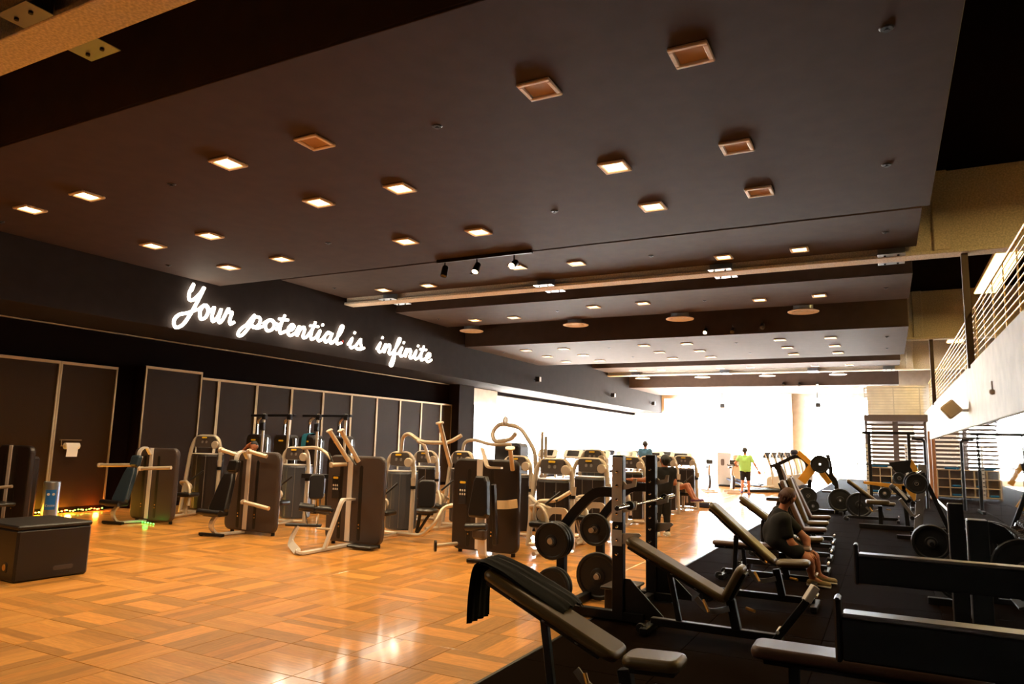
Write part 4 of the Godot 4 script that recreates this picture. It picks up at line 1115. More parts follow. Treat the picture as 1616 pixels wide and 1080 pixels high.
# ---------------------------------------------------------------- free weights on the rubber floor
func press_rack() -> void:
	var t := thing("press_rack", "incline press station with two uprights, silver face plate and plate pegs", "weight rack", V(-2.45, 0, -7.7))
	for z in [-7.15, -8.3]:
		var sgn := 1.0 if z > -7.7 else -1.0
		var up := wpart(t, "upright", nb().bar(V(-2.47, 0.02, z), V(-2.47, 1.65, z), 0.115, 0.09, V(0, 0, 1)), M.black_steel)
		wpart(up, "face_plate", nb().span(V(-2.525, 0.98, z + sgn * 0.058), V(-2.415, 1.63, z + sgn * 0.066), 0.002).bar(V(-2.47, 0.74, z + sgn * 0.062), V(-2.47, 0.90, z + sgn * 0.062), 0.11, 0.008), M.plate_grey)
		for y in [0.66, 0.8, 0.93, 1.06, 1.2, 1.34, 1.48]:
			wpart(up, "bolt", nb().lathe([Vector2(0, 0.012), Vector2(0.014, 0.01), Vector2(0.018, 0)], X3(V(-2.47, y, z + 0.066), PI / 2), 8), M.chrome)
		for y in [1.36, 1.13]:
			wpart(up, "bar_hook", nb().prism(PackedVector2Array([Vector2(-0.03, -0.06), Vector2(0.03, -0.05), Vector2(0.12, -0.02), Vector2(0.13, 0.06), Vector2(0.10, 0.06), Vector2(0.08, 0.01), Vector2(0.02, 0.0), Vector2(-0.03, 0.05)]), X3(V(-2.40, y, z + sgn * 0.03)), [[0, -0.012], [0, 0.012]]), M.plate_grey)
		wpart(up, "catch_plate", nb().prism(PackedVector2Array([Vector2(-0.06, -0.07), Vector2(0.06, -0.04), Vector2(0.14, 0.03), Vector2(0.12, 0.05), Vector2(-0.06, 0.04)]), X3(V(-2.36, 0.83, z + sgn * 0.04)), [[0, -0.01], [0, 0.01]]), M.plate_grey)
		var zx: float = z + (0.05 if z > -7.7 else 0.0)
		wpart(t, "rear_arm", nb().strip(curve([V(-2.5, 1.27, z), V(-2.72, 1.25, z), V(-2.92, 1.08, z), V(-3.1, 0.86, z)]), 0.06, 0.1, V(0, 0, 1)), M.black_steel)
		var post := wpart(t, "rear_post", nb().bar(V(-3.1, 0.02, z), V(-3.1, 0.9, z), 0.09, 0.09, V(0, 0, 1)), M.black_steel)
		wpart(t, "floor_beam", nb().bar(V(-3.2, 0.056, z), V(-2.2, 0.056, z), 0.08, 0.09), M.black_steel)
		wpart(t, "gusset", nb().prism(PackedVector2Array([Vector2(0, 0.05), Vector2(0.42, 0.05), Vector2(0.42, 0.1), Vector2(0.08, 0.42), Vector2(0, 0.42)]), X3(V(-2.43, 0, z)), [[0, -0.01], [0, 0.01]]), M.black_steel)
		for y in [0.76, 0.30]:
			if z < -8 and y < 0.5: peg(t, V(-3.0, 0.27, z + 0.04), V(-2.98, 0.27, z + 0.44))
			else: peg(t, V(-3.1, y, z + 0.04), V(-3.1, y, z + 0.30))
	wpart(t, "cross_beam", nb().bar(V(-3.1, 0.05, -7.15), V(-3.1, 0.05, -8.3), 0.08, 0.08), M.black_steel)
	wpart(t, "cross_beam", nb().bar(V(-2.47, 0.05, -7.15), V(-2.47, 0.05, -8.3), 0.08, 0.08), M.black_steel)
	wpart(t, "spotter_step", nb().at(V(-2.62, 0.24, -7.72), V(0.34, 0.03, 0.5), 0.008).at(V(-2.62, 0.12, -7.72), V(0.28, 0.24, 0.4), 0.01), M.shroud)
	# plates on the pegs
	for k in 3: plate(["outermost of three small plates on the upper peg of the press station", "middle plate of three on the upper peg of the press station", "innermost plate of three on the upper peg of the press station"][k], V(-3.1, 0.76, -6.88 - 0.065 * k), V(0, 0, 1), 0.19, 0.05)
	for k in 2: plate(["outer plate on the lower peg, half hidden by the black towel", "inner plate on the lower peg, half hidden by the black towel"][k], V(-3.1, 0.30, -6.92 - 0.065 * k), V(0, 0, 1), 0.19, 0.05)
	plate("plate on the upper peg of the rear post of the press station", V(-3.1, 0.76, -8.12), V(0, 0, 1), 0.19, 0.05)
	plate("big plate on the lower peg of the rear post, above the step", V(-2.98, 0.27, -7.92), V(0, 0, 1), 0.265, 0.05)
	# barbell in the hooks
	var b := thing("barbell", "steel barbell lying in the hooks of the press station", "barbell", V(-2.33, 1.155, -7.72), 0.02)
	part(b, "shaft", nb().rod(V(0, 0, -0.66), V(0, 0, 0.66), 0.0145, 12), M.chrome)
	for s in [-1, 1]:
		part(b, "collar", nb().lathe([Vector2(0.025, 0.0), Vector2(0.045, 0.0), Vector2(0.048, 0.02), Vector2(0.045, 0.045), Vector2(0.025, 0.045)], X3(V(0, 0, s * 0.66), PI / 2 * s), 14), M.black_steel)
		part(b, "sleeve", nb().rod(V(0, 0, s * 0.68), V(0, 0, s * 1.1), 0.025, 14), M.chrome)
		part(b, "end_cap", nb().rod(V(0, 0, s * 1.1), V(0, 0, s * 1.106), 0.02, 12), M.black_steel)
	# the bench that belongs to it, with raised seat
	bench("incline bench with upturned seat pad in front of the press station", V(-1.36, 0, -6.98), deg_to_rad(26), deg_to_rad(62), M.bench_vinyl, 1.06, 0.0, 0.32)

func benches() -> void:
	bench("incline bench with a black towel thrown over its head end", V(-1.5, 0, -4.4), deg_to_rad(24), deg_to_rad(3), M.bench_vinyl, 1.02)
	var d := V(-cos(deg_to_rad(24)), sin(deg_to_rad(24)), 0)
	var up := V(-d.y * -1.0, -d.x, 0)
	var pv := V(-1.5, 0.42, -4.4) + V(0, 0.09, 0)
	var tp := pv + d * 1.04
	var tw := nb()
	var rings := []
	# cloth laid across the top end: hangs in front of the head end, lies up the pad
	var path := curve([tp + V(-0.085, -0.38, 0), tp + V(-0.075, -0.15, 0), tp + V(-0.03, 0.02, 0), tp - d * 0.12 + up * 0.045, tp - d * 0.32 + up * 0.04, tp - d * 0.55 + up * 0.035, tp - d * 0.62 + up * 0.02], 4)
	for i in path.size():
		var s := float(i) / (path.size() - 1)
		var ring := PackedVector3Array()
		for j in 13:
			var w := (j / 12.0 - 0.5)
			var half := lerpf(0.26, 0.36, smoothstep(0.15, 0.9, s))
			var ripple := 0.012 * sin(w * 21.0 + s * 5.0)
			var side_drop := maxf(absf(w * half) - 0.135, 0.0)
			ring.append(path[i] + V(ripple * (1.0 if s < 0.3 else 0.0), ripple * (0.0 if s < 0.3 else 1.0) - side_drop * 1.1 * smoothstep(0.2, 0.4, s), w * half - 0.03 - 0.10 * smoothstep(0.25, 0.9, s)))
		rings.append(ring)
	var back := []
	for r in rings:
		var q := PackedVector3Array()
		for p in r: q.append(p + V(-0.008, -0.014, 0))
		back.append(q)
	tw.loft(rings, false, false)
	back.reverse()
	tw.loft(back, false, false)
	single("towel", tw, M.towel_black, "black towel draped over the head end of a bench", "towel", tp)
	var fb := thing("flat_bench", "flat bench whose long reddish pad runs under the steel safety arms", "bench", V(-0.2, 0, -5.22))
	part(fb, "pad", pad(nb(), 1.35, 0.3, 0.08, X3(V(0.02, 0.43, 0), -PI / 2), 0.06), M.bench_vinyl_red)
	part(fb, "backing_board", nb().at(V(0.02, 0.375, 0), V(1.2, 0.03, 0.22), 0.008), M.black_steel)
	for x in [-0.4, 0.45]:
		part(fb, "leg", nb().bar(V(x, 0.06, 0), V(x, 0.37, 0), 0.07, 0.07, V(0, 0, 1)), M.black_steel)
		part(fb, "foot", nb().bar(V(x, 0.03, -0.25), V(x, 0.03, 0.25), 0.07, 0.06), M.black_steel)
	part(fb, "spine", nb().bar(V(-0.4, 0.2, 0), V(0.45, 0.2, 0), 0.06, 0.06), M.black_steel)
	bench("steep incline bench directly in front of the seated man", V(-1.2, 0, -8.85), deg_to_rad(41), deg_to_rad(4), M.bench_vinyl, 0.95)
	bench("flat bench on which the man sits", V(-1.32, 0, -10.3), 0.0, 0.0, M.bench_vinyl_red, 0.85)
	bench("incline bench just behind the seated man", V(-1.25, 0, -11.4), deg_to_rad(36), 0.05, M.bench_vinyl, 0.95)
	bench("bench with upright back, second behind the seated man", V(-1.3, 0, -12.8), deg_to_rad(68), 0.05, M.bench_vinyl_red, 0.85)
	bench("bench with upright back, third behind the seated man", V(-1.35, 0, -14.0), deg_to_rad(70), 0.05, M.bench_vinyl, 0.85)
	bench("bench with upright back, fourth behind the seated man", V(-1.4, 0, -15.2), deg_to_rad(66), 0.05, M.bench_vinyl_red, 0.85)
	bench("low bench beside the yellow lever machine, back slightly raised", V(-0.25, 0, -20.6), deg_to_rad(38), 0.0, M.bench_vinyl, 0.9)
	# lever with silver end standing before the steep bench
	var s := thing("bar_lever", "slanting black lever post with silver end plate beside the steep bench", "lever", (UY(1196, 1022, 0.0) + V(0.1, 0, 0.0)))
	wpart(s, "post", nb().bar((UY(1196, 1022, 0.0) + V(0.1, 0, 0.0)) + V(0, 0.01, 0), U(1274, 948, -6.9), 0.06, 0.06), M.black_steel)
	wpart(s, "end_plate", nb().bar(U(1272, 950, -6.9), U(1287, 926, -6.95), 0.065, 0.066), M.silver_flat)
	wpart(s, "floor_plate", nb().at((UY(1196, 1022, 0.0) + V(0.1, 0, 0.0)) + V(0, 0.012, 0), V(0.16, 0.02, 0.16), 0.004), M.black_steel)

func safety_rack() -> void:
	var t := thing("squat_rack", "black squat rack with two long worn steel safety arms", "weight rack", V(0.85, 0, -2.8))
	for z in [-2.2, -3.47]:
		var a := wpart(t, "safety_arm", nb().span(V(-0.13, 1.20, z - 0.035), V(0.9, 1.31, z + 0.035), 0.006), M.black_steel)
		wpart(a, "wear_strip", nb().span(V(-0.125, 1.309, z - 0.034), V(0.9, 1.322, z + 0.034), 0.004), M.grey_steel)
		wpart(a, "end_lip", nb().span(V(-0.145, 1.195, z - 0.035), V(-0.128, 1.36, z + 0.035), 0.005), M.black_steel)
		wpart(t, "upright", nb().bar(V(0.95, 0.0, z), V(0.95, 2.4, z), 0.08, 0.08, V(0, 0, 1)), M.black_steel)
		wpart(t, "foot_beam", nb().bar(V(0.2, 0.04, z), V(1.4, 0.04, z), 0.08, 0.08), M.black_steel)
	wpart(t, "top_beam", nb().bar(V(0.95, 2.36, -2.2), V(0.95, 2.36, -3.47), 0.08, 0.08), M.black_steel)

func lever_station() -> void:
	var z := -6.6
	var t := thing("row_lever_machine", "black lever machine with square columns and a curved guard", "gym machine", V(0.6, 0, z))
	wpart(t, "column", nb().span(V(0.40, 0.02, z - 0.05), V(0.50, 1.37, z + 0.05), 0.004), M.black_steel)
	wpart(t, "column_edge", nb().span(V(0.392, 0.02, z + 0.035), V(0.402, 1.365, z + 0.052), 0.002), M.grey_steel)
	var c := wpart(t, "cover_box", nb().span(V(0.52, 0.5, z - 0.12), V(0.655, 1.255, z + 0.06), 0.006), M.black_plastic)
	wpart(c, "box_edge", nb().span(V(0.512, 0.5, z + 0.045), V(0.522, 1.25, z + 0.065), 0.002), M.grey_steel)
	var arc := []
	for i in 9: arc.append(V(0.655 + 0.19 * sin(PI / 2 * i / 8), 1.085 + 0.165 * cos(PI / 2 * i / 8), z + 0.04))
	wpart(t, "curved_guard", nb().strip(PackedVector3Array(arc), 0.05, 0.008, V(0, 0, 1)), M.grey_steel)
	wpart(t, "guard_plate", nb().prism(PackedVector2Array([Vector2(0, 0), Vector2(0.18, 0), Vector2(0.15, 0.07), Vector2(0.1, 0.125), Vector2(0, 0.16)]), X3(V(0.655, 1.09, z + 0.02)), [[0, -0.01], [0, 0.01]]), M.black_plastic)
	wpart(t, "lever", nb().bar(V(0.52, 0.95, z), V(1.1, 0.95, z), 0.06, 0.09), M.black_steel)
	wpart(t, "base_beam", nb().bar(V(0.1, 0.05, z), V(1.35, 0.05, z), 0.09, 0.09), M.black_steel)
	wpart(t, "plate_horn", nb().rod(V(0.84, 0.95, z), V(0.84, 0.95, z + 0.34), 0.024, 12), M.chrome)
	plate("big plate on the horn of the black lever machine", V(0.84, 0.95, z + 0.16), V(0, 0, 1), 0.2, 0.05)
	# low storage rack with plates on edge
	t = thing("plate_rack", "low black rack holding a few plates on pegs near the mirror", "weight rack", V(0.75, 0, -9.6))
	wpart(t, "upright", nb().bar(V(0.75, 0, -10.0), V(0.75, 1.0, -10.0), 0.09, 0.09, V(0, 0, 1)), M.black_steel)
	wpart(t, "foot", nb().bar(V(0.35, 0.04, -10.0), V(0.95, 0.04, -10.0), 0.09, 0.08), M.black_steel)
	var n := 0
	for p in [[0.40, 0.74], [0.83, 0.74], [0.62, 0.32]]:
		wpart(t, "peg", nb().bar(V(0.75, p[1], -10.0), V(p[0], p[1], -9.95), 0.06, 0.06).rod(V(p[0], p[1], -9.95), V(p[0], p[1], -9.45), 0.024, 12), M.black_steel)
		for k in 2:
			plate("black plate on the low rack near the mirror", V(p[0], p[1], -9.62 - 0.09 * k), V(0, 0, 1), 0.2 if n < 2 else 0.18, 0.05, "plates on the low rack by the mirror")
		n += 1
	# grey post with chrome pegs (a plate tree)
	t = thing("plate_tree", "slanting grey post with chrome plate pegs and dark plates", "weight rack", V(0.5, 0, -17.0))
	wpart(t, "post", nb().bar(V(0.47, 0.0, -17.0), V(0.63, 1.52, -17.0), 0.15, 0.07, V(0, 0, 1)), M.grey_steel)
	wpart(t, "foot", nb().bar(V(0.1, 0.04, -17.0), V(1.2, 0.04, -17.0), 0.1, 0.08), M.black_steel)
	wpart(t, "rear_strut", nb().bar(V(1.1, 0.05, -17.0), V(0.62, 1.35, -17.0), 0.08, 0.08, V(0, 0, 1)), M.black_steel)
	for q in [[1.40, 0.6], [0.82, 0.55], [0.52, 0.52], [0.22, 0.5]]:
		var a := V(q[1], q[0], -16.95)
		wpart(t, "plate_peg", nb().rod(a, a + V(-0.12, -0.06, 0.28), 0.028, 10), M.chrome)
		wpart(t, "peg_cap", nb().rod(a + V(-0.12, -0.06, 0.28), a + V(-0.13, -0.065, 0.31), 0.04, 10), M.black_plastic)
	plate("dark plate hung on the top of the slanting grey post", V(0.50, 1.14, -16.62), V(-0.2, 0, 1), 0.2, 0.06)
	plate("dark plate behind the one hung on the grey post", V(0.47, 1.16, -16.72), V(-0.2, 0, 1), 0.2, 0.06)

func dumbbells() -> void:
	var t := thing("dumbbell_rack", "two-tier black dumbbell rack standing against the mirror", "weight rack", V(1.28, 0, -9.3))
	for z in [-8.1, -10.5]:
		wpart(t, "side_frame", nb().bar(V(1.05, 0.03, z), V(1.35, 0.95, z), 0.06, 0.1, V(0, 0, 1)).bar(V(0.98, 0.03, z), V(1.48, 0.03, z), 0.06, 0.06), M.black_steel)
	for k in 2:
		wpart(t, "tier", nb().box(X3(V(1.14 + 0.14 * k, 0.42 + 0.40 * k, -9.3), 0, 0, 0.35), V(0.3, 0.025, 2.4), 0.004), M.black_steel)
	var d := thing("dumbbell", "black round-headed dumbbell on the lower tier of the rack", "dumbbell", V(1.14, 0.51, -8.3), 0.0, "dumbbells of the lower tier")
	part(d, "grip", nb().rod(V(-0.06, 0, 0), V(0.06, 0.0, 0), 0.015, 10), M.chrome)
	for s in [-1, 1]:
		part(d, "head", nb().lathe([Vector2(0, 0.035), Vector2(0.055, 0.035), Vector2(0.065, 0.025), Vector2(0.065, -0.025), Vector2(0.055, -0.035), Vector2(0, -0.035)], X3(V(s * 0.09, 0, 0), 0, 0, PI / 2), 16), M.rubber_black)
	d.rotation.z = 0.35
	for i in range(1, 13):
		var c := dup(d, V(1.14, 0.51, -8.3 - 0.17 * i), 0.0)
		c.rotation.z = 0.35
	for i in 13:
		var c := dup(d, V(1.28, 0.91, -8.3 - 0.17 * i), 0.0, "black round-headed dumbbell on the upper tier of the rack", "dumbbells of the upper tier")
		c.rotation.z = 0.35

func yellow_machines() -> void:
	# lever row with yellow arms
	var z := -19.0
	var t := thing("yellow_row_machine", "lever machine with long yellow arms and padded bench near the plate tree", "gym machine", V(0.4, 0, z))
	wpart(t, "long_arm", nb().prism(PackedVector2Array([Vector2(-0.95, 0.09), Vector2(-0.95, 0.03), Vector2(-0.2, -0.06), Vector2(0.06, -0.16), Vector2(0.12, -0.1), Vector2(0.0, 0.04)]), X3(U(1436, 769, z)), [[0.006, -0.045], [0, -0.038], [0, 0.038], [0.006, 0.045]]), M.yellow_paint)
	wpart(t, "front_arm", nb().bar(U(1434, 770, z + 0.1), U(1452, 795, z + 0.1), 0.06, 0.16), M.yellow_paint)
	wpart(t, "rear_arm", nb().bar(U(1435, 727, z - 0.3), U(1456, 760, z - 0.3), 0.06, 0.12), M.yellow_paint)
	wpart(t, "handle", nb().rod(U(1362, 761, z), U(1384, 763, z), 0.02, 8), M.black_steel)
	wpart(t, "cover", nb().prism(PackedVector2Array([Vector2(-0.3, 0.1), Vector2(-0.1, -0.2), Vector2(0.12, -0.1), Vector2(0.18, 0.18)]), X3(U(1425, 738, z - 0.3)), [[0, -0.05], [0, 0.05]]), M.black_plastic)
	wpart(t, "chest_pad", pad(nb(), 0.55, 0.3, 0.12, Transform3D(Basis(V(0.75, -0.65, 0), V(0, 0, 1), V(-0.65, -0.75, 0)), U(1421, 779, z + 0.15)), 0.12), M.leather)
	wpart(t, "pad_rim", nb().bar(U(1414, 769, z + 0.32), U(1432, 789, z + 0.32), 0.03, 0.05), M.silver_flat)
	wpart(t, "seat", pad(nb(), 0.5, 0.3, 0.1, X3(U(1385, 793, z + 0.1), -PI / 2, 0, 0.1), 0.08), M.bench_vinyl)
	wpart(t, "frame_post", nb().bar(V(0.35, 0.02, z), V(0.3, 1.0, z), 0.09, 0.09, V(0, 0, 1)).bar(V(-0.2, 0.02, z), V(-0.2, 0.5, z), 0.09, 0.09, V(0, 0, 1)), M.black_steel)
	wpart(t, "base_beam", nb().bar(V(-0.65, 0.05, z + 0.2), V(1.2, 0.05, z + 0.2), 0.09, 0.1), M.black_steel)
	wpart(t, "diagonal_tube", nb().bar(U(1420, 788, z + 0.5), U(1445, 820, z + 0.5), 0.07, 0.07), M.grey_steel)
	for q in [[1396, 779, 0.0], [1419, 755, -0.2]]:
		plate("dark plate on the arm of the long yellow lever machine", U(q[0], q[1], z + 0.3 + q[2]), V(0.1, 0, 1), 0.13, 0.06, "plates of the long yellow lever machine")
	# iso-lateral press with yellow beams
	z = -22.4
	t = thing("yellow_press_machine", "tall lever press with broad yellow beams and black arch before the windows", "gym machine", V(-1.8, 0, z))
	wpart(t, "front_post", nb().strip(curve([U(1230, 800, z), U(1238, 770, z), U(1232, 745, z), U(1226, 735, z)]), 0.09, 0.2, V(0, 0, 1)), M.black_steel)
	wpart(t, "post_face", nb().bar(U(1233, 737, z + 0.1), U(1243, 768, z + 0.1), 0.03, 0.05), M.grey_steel)
	wpart(t, "arch", nb().strip(curve([U(1216, 737, z), U(1232, 731, z), U(1256, 721, z), U(1270, 727, z), U(1274, 740, z), U(1264, 754, z)]), 0.08, 0.1, V(0, 0, 1)), M.black_steel)
	wpart(t, "rear_post", nb().strip(curve([U(1306, 718, z), U(1310, 735, z), U(1312, 750, z), U(1320, 765, z), U(1319, 812, z)]), 0.09, 0.1, V(0, 0, 1)), M.black_steel)
	wpart(t, "rear_face", nb().bar(U(1317, 772, z + 0.06), U(1317, 811, z + 0.06), 0.02, 0.05), M.silver_flat)
	wpart(t, "upper_beam", nb().bar(U(1259, 714, z + 0.15), U(1281, 733, z + 0.15), 0.1, 0.14), M.yellow_paint)
	wpart(t, "main_beam", nb().bar(U(1265, 760, z + 0.2), U(1284, 736, z + 0.2), 0.12, 0.24), M.yellow_paint)
	wpart(t, "side_beam", nb().bar(U(1295, 744, z + 0.15), U(1310, 764, z + 0.15), 0.1, 0.14), M.yellow_paint)
	wpart(t, "handle_block", nb().box(X3(U(1253, 714, z + 0.2)), V(0.2, 0.14, 0.12), 0.04), M.navy)
	wpart(t, "back_pad", pad(nb(), 0.7, 0.3, 0.1, Transform3D(Basis(V(0.42, -0.9, 0), V(0, 0, 1), V(-0.9, -0.42, 0)), U(1247, 778, z + 0.3)), 0.08), M.bench_vinyl)
	wpart(t, "seat", pad(nb(), 0.45, 0.35, 0.1, X3(U(1222, 788, z + 0.2), -PI / 2), 0.08), M.leather)
	wpart(t, "base_beam", nb().bar(V(-2.7, 0.05, z), V(-1.1, 0.05, z), 0.1, 0.1).bar(V(-1.2, 0.05, z - 0.5), V(-1.2, 0.05, z + 0.6), 0.1, 0.1), M.black_steel)
	wpart(t, "brace", nb().bar(U(1300, 742, z), U(1318, 766, z), 0.08, 0.08).bar(U(1278, 757, z), U(1276, 806, z), 0.1, 0.1), M.black_steel)
	wpart(t, "shelf", nb().at(U(1308, 776, z), V(0.35, 0.05, 0.3), 0.01), M.shroud)
	plate("dark round plate on the axle of the tall yellow press", U(1294, 733, z + 0.35), V(0, 0, 1), 0.25, 0.08)
	plate("big dark plate low on the rear post of the yellow press", U(1326, 790, z + 0.3), V(0.2, 0, 1), 0.32, 0.06)
	plate("dark plate half hidden behind a bench back at the yellow press", U(1275, 783, z + 0.3), V(0.2, 0, 1), 0.24, 0.06)
	plate("small dark plate resting by the foot of the yellow press", U(1283, 799, z + 0.4), V(0.2, 0, 1), 0.16, 0.06)
	# tyre-like plate and wedge bench further on
	plate("large brownish plate leaning by the low raised bench", V(-0.72, 0.33, -21.6), V(0.15, 0.0, 1), 0.33, 0.08)
	# guided bar rack
	z = -26.0
	t = thing("guided_bar_rack", "tall black rack with pale perforated guide strips before the slatted screen", "weight rack", V(0.1, 0, z))
	for x in [-0.5, 0.62]:
		var up := wpart(t, "upright", nb().bar(V(x, 0.0, z), V(x, 2.38, z), 0.09, 0.09, V(0, 0, 1)), M.black_steel)
		wpart(up, "guide_strip", nb().span(V(x - 0.12, 0.4, z + 0.02), V(x - 0.05, 2.0, z + 0.06), 0.004), M.silver_flat)
		for k in 12: wpart(up, "guide_hole", nb().at(V(x - 0.085, 0.55 + 0.12 * k, z + 0.062), V(0.05, 0.03, 0.006)), M.shroud)
	wpart(t, "top_beam", nb().bar(V(-0.7, 2.36, z), V(0.8, 2.36, z), 0.09, 0.09), M.black_steel)
	wpart(t, "rear_frame", nb().tube(fil([V(0.7, 2.2, z), V(1.0, 2.18, z), V(1.05, 2.1, z), V(1.05, 0.05, z)], 0.06), 0.045, 8), M.black_steel)
	wpart(t, "bar", nb().rod(V(-0.9, 1.35, z + 0.1), V(0.95, 1.35, z + 0.1), 0.02, 10), M.black_steel)
	wpart(t, "foot", nb().bar(V(-0.5, 0.04, z + 0.6), V(-0.5, 0.04, z - 0.6), 0.09, 0.08).bar(V(0.62, 0.04, z + 0.6), V(0.62, 0.04, z - 0.6), 0.09, 0.08), M.black_steel)

# ---------------------------------------------------------------- gallery side
func gallery() -> void:
	mat("rail_metal", Color(0.80, 0.66, 0.40), 0.4, 0.4)
	mat("bronze", Color(0.22, 0.13, 0.07), 0.5, 0.3)
	var m := thing("wall_mirror", "long wall mirror of tall panels under the white parapet", "mirror", V(1.55, 0.1, -15))
	for i in 22:
		var z := 2.0 - 1.56 * i
		wpart(m, "mirror_panel", nb().span(V(1.54, 0.12, z - 0.003), V(1.556, 2.285, z - 1.557)), M.mirror)
	var r := thing("gallery_railing", "long railing of horizontal bars along the gallery edge", "railing", V(1.62, 3.47, -15))
	for i in 30:
		var z := 2.4 - 1.22 * i
		wpart(r, "baluster", nb().span(V(1.60, 3.47, z - 0.03), V(1.615, 4.52, z + 0.03), 0.003), M.rail_metal)
	for k in 9:
		wpart(r, "bar", nb().rod(V(1.608, 3.57 + 0.108 * k, 2.6), V(1.608, 3.57 + 0.108 * k, -33.2), 0.011, 6), M.rail_metal)
	wpart(r, "handrail", nb().rod(V(1.608, 4.54, 2.6), V(1.608, 4.54, -33.2), 0.022, 8), M.rail_metal)
	for z in [-3.73, -16.25, -28.5]:
		single("gallery_post", nb().bar(V(1.52, 3.40, z), V(1.52, 5.68, z), 0.12, 0.12, V(0, 0, 1)), M.bronze, "brown steel post between parapet and %s" % ("the beam above the first panel" if z > -10 else ("the concrete beam behind the track spotlights" if z > -20 else "the concrete beam over the bluish panel")), "post", V(1.52, 3.47, z))
	var n := 0
	for q in [[-8.0, -13.5], [-20.3, -25.3], [-32.0, -36.5]]:
		var t := thing("gallery_light", ["long bright yellowish ceiling light over the gallery, out beyond the railing", "long bright yellowish ceiling light seen through the gallery railing", "distant bright ceiling light at the end of the gallery"][n], "ceiling light", V(2.83, 6.6, (q[0] + q[1]) / 2))
		n += 1
		var L: float = q[0] - q[1]
		part(t, "housing", nb().at(V(0, 0.05, 0), V(0.6, 0.08, L + 0.06), 0.01), M.trim_white)
		part(t, "lamp_diffuser", nb().at(V(0, 0.0, 0), V(0.54, 0.02, L)), M.fluorescent)
		for s in [-1, 1]: part(t, "hanger", nb().rod(V(0, 0.08, s * L * 0.4), V(0, 0.8, s * L * 0.4), 0.01, 6), M.black_steel)
		var a := AreaLight3D.new()
		a.name = "lamp"
		a.area_size = Vector2(0.54, L)
		a.rotation.x = -PI / 2
		a.position = V(0, -0.03, 0)
		a.light_color = Color(1.0, 0.84, 0.5)
		a.light_energy = 34.0
		a.area_range = 40.0
		a.area_attenuation = 2.0
		a.shadow_enabled = true
		t.add_child(a)
	# speaker on the parapet
	var p := UX(1517, 648, 1.38)
	var s := thing("parapet_speaker", "small diamond shaped beige speaker on the white parapet", "speaker", V(1.5, p.y, p.z))
	part(s, "bracket", nb().bar(V(0, 0, 0), V(-0.12, 0, 0), 0.05, 0.05), M.silver_flat)
	part(s, "cabinet", nb().box(X3(V(-0.3, 0.02, 0), 0, 0, 0.7), V(0.3, 0.3, 0.26), 0.03), M.beige)
	p = UX(1563, 614, 1.45)
	s = thing("parapet_lamp", "tiny white sensor on the parapet above the mirror", "sensor", V(1.5, p.y, p.z))
	part(s, "stem", nb().rod(V(-0.03, 0.12, 0), V(-0.03, -0.02, 0), 0.015, 6), M.silver_flat)
	part(s, "dome", nb().ball(V(-0.03, -0.05, 0), V(0.045, 0.045, 0.045), 5), M.trim_white)
	# balcony across the aisle with slatted screen below
	var b := thing("balcony", "small balcony with barred railing above a slatted screen", "balcony", V(0.4, 3.0, -34))
	wpart(b, "slab", nb().span(V(-0.80, 3.0, -33), V(1.5, 3.27, -36), 0.02), M.slat_grey)
	for k in 9: wpart(b, "bar", nb().rod(V(-0.74, 3.37 + 0.11 * k, -33.1), V(1.5, 3.37 + 0.11 * k, -33.1), 0.012, 6), M.light_grey)
	wpart(b, "handrail", nb().rod(V(-0.76, 4.38, -33.1), V(1.5, 4.38, -33.1), 0.024, 8), M.light_grey)
	for x in [-0.74, 0.32, 1.25]: wpart(b, "baluster", nb().bar(V(x, 3.27, -33.1), V(x, 4.38, -33.1), 0.04, 0.03), M.light_grey)
	wpart(b, "rear_panel", nb().span(V(-0.7, 3.3, -36.0), V(1.5, 4.7, -36.05)), M.white_paint)
	var c := thing("slatted_screen", "grey slatted screen with storage cubbies under the balcony", "screen", V(0.4, 0, -33.4))
	for x in [-0.74, 0.34, 1.4]: wpart(c, "post", nb().bar(V(x, 0, -33.4), V(x, 3.0, -33.4), 0.1 if x < 0 or x > 1 else 0.2, 0.08, V(0, 0, 1)), M.slat_grey)
	for k in 11: wpart(c, "slat", nb().at(V(0.33, 1.22 + 0.165 * k, -33.42), V(2.1, 0.095, 0.03), 0.006), M.slat_grey)
	for k in 4: wpart(c, "cubby_shelf", nb().at(V(0.33, 0.1 + 0.34 * k, -33.25), V(2.1, 0.03, 0.34), 0.004), M.beige)
	for k in 6: wpart(c, "cubby_divider", nb().at(V(-0.7 + 0.41 * k, 0.62, -33.25), V(0.03, 1.04, 0.34), 0.004), M.beige)
	wpart(c, "cubby_back", nb().at(V(0.33, 0.6, -33.40), V(2.1, 1.1, 0.02)), M.slat_grey)
	n = 0
	for q in [[-0.3, 1.146, 0.6], [0.85, 1.146, 0.5], [-0.085, 0.465, 0.3], [0.735, 0.465, 0.3], [-0.495, 0.125, 0.3], [0.735, 0.125, 0.3]]:
		single("folded_mat", nb().at(V(q[0], q[1] + 0.04, -33.22), V(q[2], 0.08, 0.28), 0.025), M.blue_mat, "blue folded exercise mat on %s of the slatted screen" % ("the top cubby shelf" if q[1] > 1 else ("the middle cubby shelf" if q[1] > 0.3 else "the bottom cubby shelf")), "mat", V(q[0], q[1], -33.22), "blue mats in the cubbies")
	struct("trim_2", nb().span(V(1.42, 0.0, -32.5), V(1.53, 2.6, -32.3), 0.01), M.wood_strip, "upright wooden trim at the end of the mirror", "trim")
